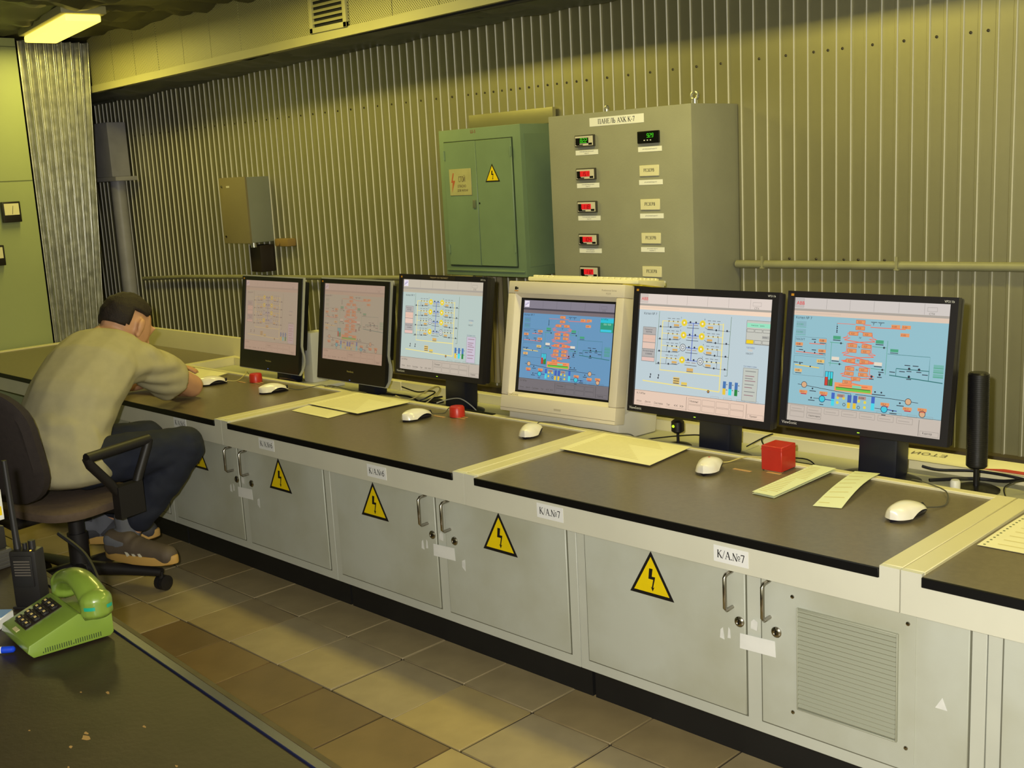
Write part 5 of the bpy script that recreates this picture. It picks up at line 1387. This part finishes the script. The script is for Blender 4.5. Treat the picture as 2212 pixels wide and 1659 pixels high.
for s_ in (-1, 1):
    x = s_*.268
    mb = MB().tube([(x, -.135, .523), (x, .115, .528)], .0165, 10)
    mb.tube([(x, -.133, .523), (x, -.125, .500), (x*.99, -.055, .420), (x*.99, -.025, .375)], .0155, 10)
    mb.tube([(x, .113, .528), (x, .105, .505), (x*.99, .060, .420), (x*.99, .040, .375)], .0155, 10)
    mb.box(x-.016, x+.016, -.042, .058, .300, .405)
    mb.tube([(x, .01, .312), (x*.7, .01, .306), (x*.3, .01, .300)], .011, 8)
    part('armrest', mb, M_cp, t, smooth=True, world=False, sharp=50)

# ------------------------------------------------------------------ the man
def place(name, me, parent, label=None):
    org = ROOT[parent.name]
    me.transform(Matrix.Translation((-org[0], -org[1], -org[2])))
    o = link(name, me, parent)
    if label: o['label'] = label
    return o
V = Vector
man = thing('person', 'man in a beige T-shirt and dark jeans slumped over the desk on the office chair', 'person', (-3.65, -.40, 0))
def latf(x, y): return V((x, y, 0)).normalized()
def ring_e(c, lat, w, d, up, vz=None):
    lat = V(lat).normalized(); up = V(up).normalized(); f = up.cross(lat).normalized()
    return ell(c, (lat*w, f*d, up*(vz or min(w, d)*.9)))
S = [  # spine: centre, lateral dir, half width, half depth
 ((-3.650, -.430, .450), (.97, .25, 0), .170, .122),
 ((-3.675, -.430, .535), (.95, .30, 0), .155, .110),
 ((-3.705, -.370, .640), (.88, .45, 0), .156, .108),
 ((-3.755, -.275, .725), (.80, .58, 0), .158, .100),
 ((-3.815, -.195, .780), (.76, .64, 0), .145, .075),
]
def spine(scale=1.0, add=0.0):
    hs = []
    E = []
    for i, (c, lat, w, d) in enumerate(S):
        a = V(S[max(i-1, 0)][0]); b = V(S[min(i+1, len(S)-1)][0])
        E.append(ring_e(c, lat, w*scale+add, d*scale+add, b-a, .07 if i == 0 else None))
    for i in range(len(E)-1): hs.append(E[i]+E[i+1])
    return hs
shR, elR, haR = V((-3.735, -.090, .735)), V((-3.862, .165, .592)), V((-4.085, .140, .588))
shL, elL, haL = V((-3.915, -.240, .745)), V((-4.210, .050, .596)), V((-4.190, .250, .588))
hipR, knR, anR = V((-3.565, -.395, .458)), V((-3.472, -.098, .462)), V((-3.570, -.285, .190))
hipL, knL, anL = V((-3.745, -.420, .458)), V((-3.690, -.125, .462)), V((-3.800, -.260, .190))
HC = V((-3.850, -.070, .852))
Fh = V((-.22, .80, -.55)).normalized(); Rh = Fh.cross(V((0, 0, 1))).normalized(); Uh = Rh.cross(Fh).normalized()
C7 = V((-3.838, -.160, .812))
def cap2(a, ra_, b, rb): return sph(a, ra_)+sph(b, rb)
M_skin = mat('skin', rgb(206, 156, 118), .5, var=.06, scale=20)
hulls = spine(.9)
hulls += [cap2(C7, .062, HC-Uh*.045-Fh*.02, .058), cap2(V(S[4][0]), .08, C7, .062)]
skull = ell(HC+Uh*.018-Fh*.012, (Rh*.077, Fh*.098, Uh*.092))
jaw = ell(HC-Uh*.055+Fh*.035, (Rh*.055, Fh*.055, Uh*.05))
hulls += [skull+ell(HC+Fh*.02-Uh*.01, (Rh*.068, Fh*.075, Uh*.07)), ell(HC+Fh*.03, (Rh*.06, Fh*.062, Uh*.06))+jaw]
hulls += [cap2(HC+Fh*.088+Uh*.012, .010, HC+Fh*.108-Uh*.022, .013), ell(HC+Fh*.086-Uh*.055, (Rh*.022, Fh*.012, Uh*.008)), ell(HC+Fh*.084-Uh*.067, (Rh*.020, Fh*.012, Uh*.007)), ell(HC+Fh*.080-Uh*.092, (Rh*.022, Fh*.016, Uh*.014))]
for s_ in (-1, 1):
    hulls += [ell(HC+Fh*.082+Uh*.030+Rh*s_*.032, (Rh*.022, Fh*.010, Uh*.007)), ell(HC+Fh*.078+Uh*.014+Rh*s_*.032, (Rh*.013, Fh*.011, Uh*.008))]
    ec = HC-Fh*.008-Uh*.008+Rh*s_*.079
    hulls += [ell(ec+Uh*.006+Rh*s_*.006-Fh*.004, (Rh*.011-Fh*.006*s_, (Fh*.017-Uh*.004), Uh*.029)), ell(ec-Uh*.024, (Rh*.010, Fh*.011, Uh*.013))]
def arm(a, e, h):
    return [cap2(a, .052, a.lerp(e, .45), .046), cap2(a.lerp(e, .45), .048, e, .044), cap2(e, .044, e.lerp(h, .3), .046), cap2(e.lerp(h, .3), .046, h.lerp(e, .18), .027)]
hulls += arm(shR, elR, haR)+arm(shL, elL, haL)
def hand(w, d, side, up):
    d = d.normalized(); side = (side-d*side.dot(d)).normalized(); up = d.cross(side)
    if up.z < 0: up = -up
    o = [cap2(w-d*.02, .022, w+d*.035+side*.018, .015), cap2(w, .02, w+d*.04-side*.018, .015), cap2(w+d*.045+side*.025, .0125, w+d*.05-side*.025, .012)]
    for k, ln in enumerate((.068, .080, .074, .058)):
        b0 = w+d*.048+side*(.027-.018*k)
        b1 = b0+d*ln*.45-up*.004; b2 = b1+d*ln*.3-up*.010; b3 = b2+d*ln*.22-up*.012
        o += [cap2(b0, .0092, b1, .0086), cap2(b1, .0086, b2, .008), cap2(b2, .008, b3, .0072)]
    th0 = w+d*.008+side*.026; th1 = th0+d*.028+side*.022; th2 = th1+d*.026+side*.004-up*.004
    return o+[cap2(th0, .013, th1, .0105), cap2(th1, .0105, th2, .009)]
hulls += hand(haR, haR-elR, V((0, 1, 0)), V((0, 0, 1)))+hand(haL+V((0, 0, .028)), haL-elL, V((-.5, .8, 0)), V((0, 0, 1)))
def leg(h, k, a):
    return [cap2(h, .080, k, .056), cap2(k, .056, k.lerp(a, .35), .054), cap2(k.lerp(a, .35), .054, a, .036)]
hulls += leg(hipR, knR, anR)+leg(hipL, knL, anL)
ftR = [V((-3.600, -.328, .147)), V((-3.385, -.248, .140))]; ftL = [V((-3.835, -.300, .147)), V((-3.705, -.150, .140))]
for a, (h_, t_) in ((anR, ftR), (anL, ftL)):
    hulls += [cap2(a, .036, h_.lerp(t_, .18), .030), cap2(h_, .028, t_, .020)]
place('body', body_mesh('body', hulls, .0062, M_skin, 2), man)
# T-shirt
M_shirt = mat('tshirt_beige', rgb(176, 168, 132), .85, var=.05, scale=30, bump=.03, bscale=300)
hs = spine(1.0, .012)
slR = shR.lerp(elR, .50); slL = shL.lerp(elL, .70)
hs += [cap2(shR, .066, slR+V((0, 0, -.014)), .080), cap2(shL, .062, slL+V((0, 0, -.006)), .062)]
hs += [ring_e(S[3][0], S[3][1], .165, .095, (-.06, .1, .1))+sph(shR, .062), ring_e(S[3][0], S[3][1], .160, .095, (-.06, .1, .1))+sph(shL, .058)]
hs += [sph(shR, .058)+sph(C7-V((0, .01, .030)), .055), sph(shL, .056)+sph(C7-V((0, .01, .030)), .055)]
hs += [ring_e((-3.648, -.437, .430), (.97, .25, 0), .194, .152, (0, 0, 1), .05)+ring_e((-3.675, -.435, .54), (.95, .30, 0), .172, .128, (0, 0, 1))]
shirt = body_mesh('t_shirt', hs, .007, M_shirt, 5, .0)
# open the sleeve ends and the hem, then give it cloth folds
bm = bmesh.new(); bm.from_mesh(shirt)
kill = []
dR = (elR-shR).normalized(); dL = (elL-shL).normalized()
for v in bm.verts:
    p = v.co
    if (p-slR).dot(dR) > .030 and (p-slR).length < .12: kill.append(v)
    elif (p-slL).dot(dL) > .030 and (p-slL).length < .12: kill.append(v)
    elif p.z < .388: kill.append(v)
    elif (p-C7).length < .072 and (p-C7).dot((HC-C7).normalized()) > .016: kill.append(v)
bmesh.ops.delete(bm, geom=kill, context='VERTS')
bm.normal_update()
for v in bm.verts:
    q = v.co
    d = .0022*noise.noise(V((q.x*9, q.y*9, q.z*14)))-.0035*abs(noise.noise(V((q.x*11+q.z*9, q.y*11-q.z*6, q.z*7+4))))
    # sagging folds across the waist
    w = math.exp(-((q.z-.55)/.10)**2)
    d += .007*w*math.sin(q.z*70+q.x*30+q.y*22+2.8*noise.noise(q*6))*max(0, .4+noise.noise(q*4+V((3, 1, 2))))
    w2 = math.exp(-((q-shR.lerp(slR, .4)).length/.11)**2)
    d += .006*w2*math.sin((q-shR).dot(V((.5, .2, .9)))*120+1.5*noise.noise(q*9))
    v.co += v.normal*d
bm.to_mesh(shirt); bm.free()
sh_o = place('t_shirt', shirt, man, 'beige cotton T-shirt with short sleeves')
sd = sh_o.modifiers.new('thick', 'SOLIDIFY'); sd.thickness = .004; sd.offset = 1.0
# jeans
M_jean = mat('jeans_navy', rgb(25, 30, 46), .85, var=.18, scale=25, bump=.05, bscale=300)
hj = [ring_e((-3.655, -.435, .442), (.97, .25, 0), .180, .138, (0, 0, 1), .072)+ring_e((-3.660, -.432, .478), (.97, .25, 0), .158, .108, (0, 0, 1), .05)]
for h_, k_, a_ in ((hipR, knR, anR), (hipL, knL, anL)):
    hj += [cap2(h_, .087, k_, .070), cap2(k_, .070, k_.lerp(a_, .4), .068), cap2(k_.lerp(a_, .4), .066, a_+(k_-a_).normalized()*.062, .057)]
jeans = body_mesh('jeans', hj, .0072, M_jean, 4, .006, 16)
place('jeans', jeans, man, 'dark blue jeans')
# hair: a cap over the skull, open at the face and ears
M_hair = mat('hair_brown', rgb(34, 23, 17), .75, var=.25, scale=70, bump=.3, bscale=200)
mb = MB()
def hairp(u, v):
    th = PI*v; ph = 2*PI*u
    n_ = Rh*(math.sin(th)*math.cos(ph))+Fh*(math.sin(th)*math.sin(ph))+Uh*math.cos(th)
    return n_
NU, NV = 48, 30
keep = {}
vsl = []
for i in range(NU):
    for j in range(NV):
        n_ = hairp(i/NU, j/(NV-1))
        f_, u_, r_ = n_.dot(Fh), n_.dot(Uh), n_.dot(Rh)
        k_ = 1.0+.05*noise.noise(n_*5)+.02*noise.noise(n_*16)
        c_ = HC+Uh*.020-Fh*.014
        vsl.append(c_+(Rh*(r_*.083)+Fh*(f_*.104)+Uh*(u_*.099))*k_)
        line = -.52 if f_ < -.30 else (-.52+(f_+.30)*1.35)
        if abs(r_) > .55 and -.34 < f_ < .22: line = max(line, .22)
        keep[(i, j)] = u_ > line+.04*noise.noise(n_*11)
fs_ = []
for i in range(NU):
    i2 = (i+1) % NU
    for j in range(NV-1):
        if keep[(i, j)] and keep[(i2, j)] and keep[(i, j+1)] and keep[(i2, j+1)]: fs_.append((i*NV+j, i2*NV+j, i2*NV+j+1, i*NV+j+1))
mb.add(vsl, fs_)
ho = part('hair', mb, M_hair, man, smooth=True, fix=True, sharp=180, label='short dark brown hair')
sd = ho.modifiers.new('thick', 'SOLIDIFY'); sd.thickness = .012; sd.offset = -1.0
# socks and shoes
M_sock = mat('sock_grey', rgb(104, 106, 112), .9, bump=.1, bscale=300)
M_shoe = mat('shoe_brown', rgb(92, 80, 66), .7, var=.1, scale=30)
M_shoe2 = mat('shoe_navy', rgb(62, 62, 66), .7)
M_sole = mat('sole_gum', rgb(196, 156, 84), .6)
M_stripe = mat('stripe_cream', rgb(206, 200, 178), .6)
for a, (h_, t_), side in ((anR, ftR, 1), (anL, ftL, -1)):
    place('sock', body_mesh('sock', [cap2(a+V((0, 0, .05)), .045, a, .041), cap2(a, .041, h_.lerp(t_, .2), .038), cap2(h_+V((0, 0, .02)), .036, h_.lerp(t_, .3)+V((0, 0, .01)), .036)], .006, M_sock, 3), man)
    d = (t_-h_); d.z = 0; d.normalize(); sd_ = V((d.y, -d.x, 0))*(1)
    hs = [sph(h_+V((0, 0, -.002)), .036)+sph(h_.lerp(t_, .45)+V((0, 0, .004)), .040), sph(h_.lerp(t_, .45), .040)+sph(t_+V((0, 0, -.008)), .034), sph(h_+V((0, 0, .025)), .033)+sph(h_.lerp(t_, .3)+V((0, 0, .026)), .032)]
    shoe = place('shoe', body_mesh('shoe', hs, .005, M_shoe if side == 1 else M_shoe2, 2), man, 'brown trainer with three pale stripes and gum sole' if side == 1 else 'dark trainer with gum sole')
    # sole
    pts = []
    for k in range(24):
        an = 2*PI*k/24; c_, s_ = math.cos(an), math.sin(an)
        L_ = (t_-h_).length/2+.042
        w_ = .045 if c_ > -.2 else .041
        ctr = h_.lerp(t_, .5)
        pts.append((ctr.x+d.x*L_*c_+sd_.x*w_*s_*(1-.1*c_*c_), ctr.y+d.y*L_*c_+sd_.y*w_*s_*(1-.1*c_*c_), .102+(.006 if c_ > .8 else 0)))
    part('sole', MB().prism(pts, (0, 0, .030)), M_sole, shoe, bevel=.006)
    for k in range(3):
        b0 = h_.lerp(t_, .42+.12*k)+sd_*.0385+V((0, 0, -.016)); b1 = b0-d*.030-sd_*.010+V((0, 0, .036))
        part('stripe', MB().prism([b0-d*.006, b0+d*.006, b1+d*.006, b1-d*.006], sd_*.003), M_stripe, shoe)
    mb = MB()
    for k in range(4):
        q = h_.lerp(t_, .36+.09*k)+V((0, 0, .040-.004*k)); mb.tube([q-sd_*.018-V((0, 0, .004)), q, q+sd_*.018-V((0, 0, .004))], .003, 6)
    part('laces', mb, M_stripe, shoe, smooth=True)
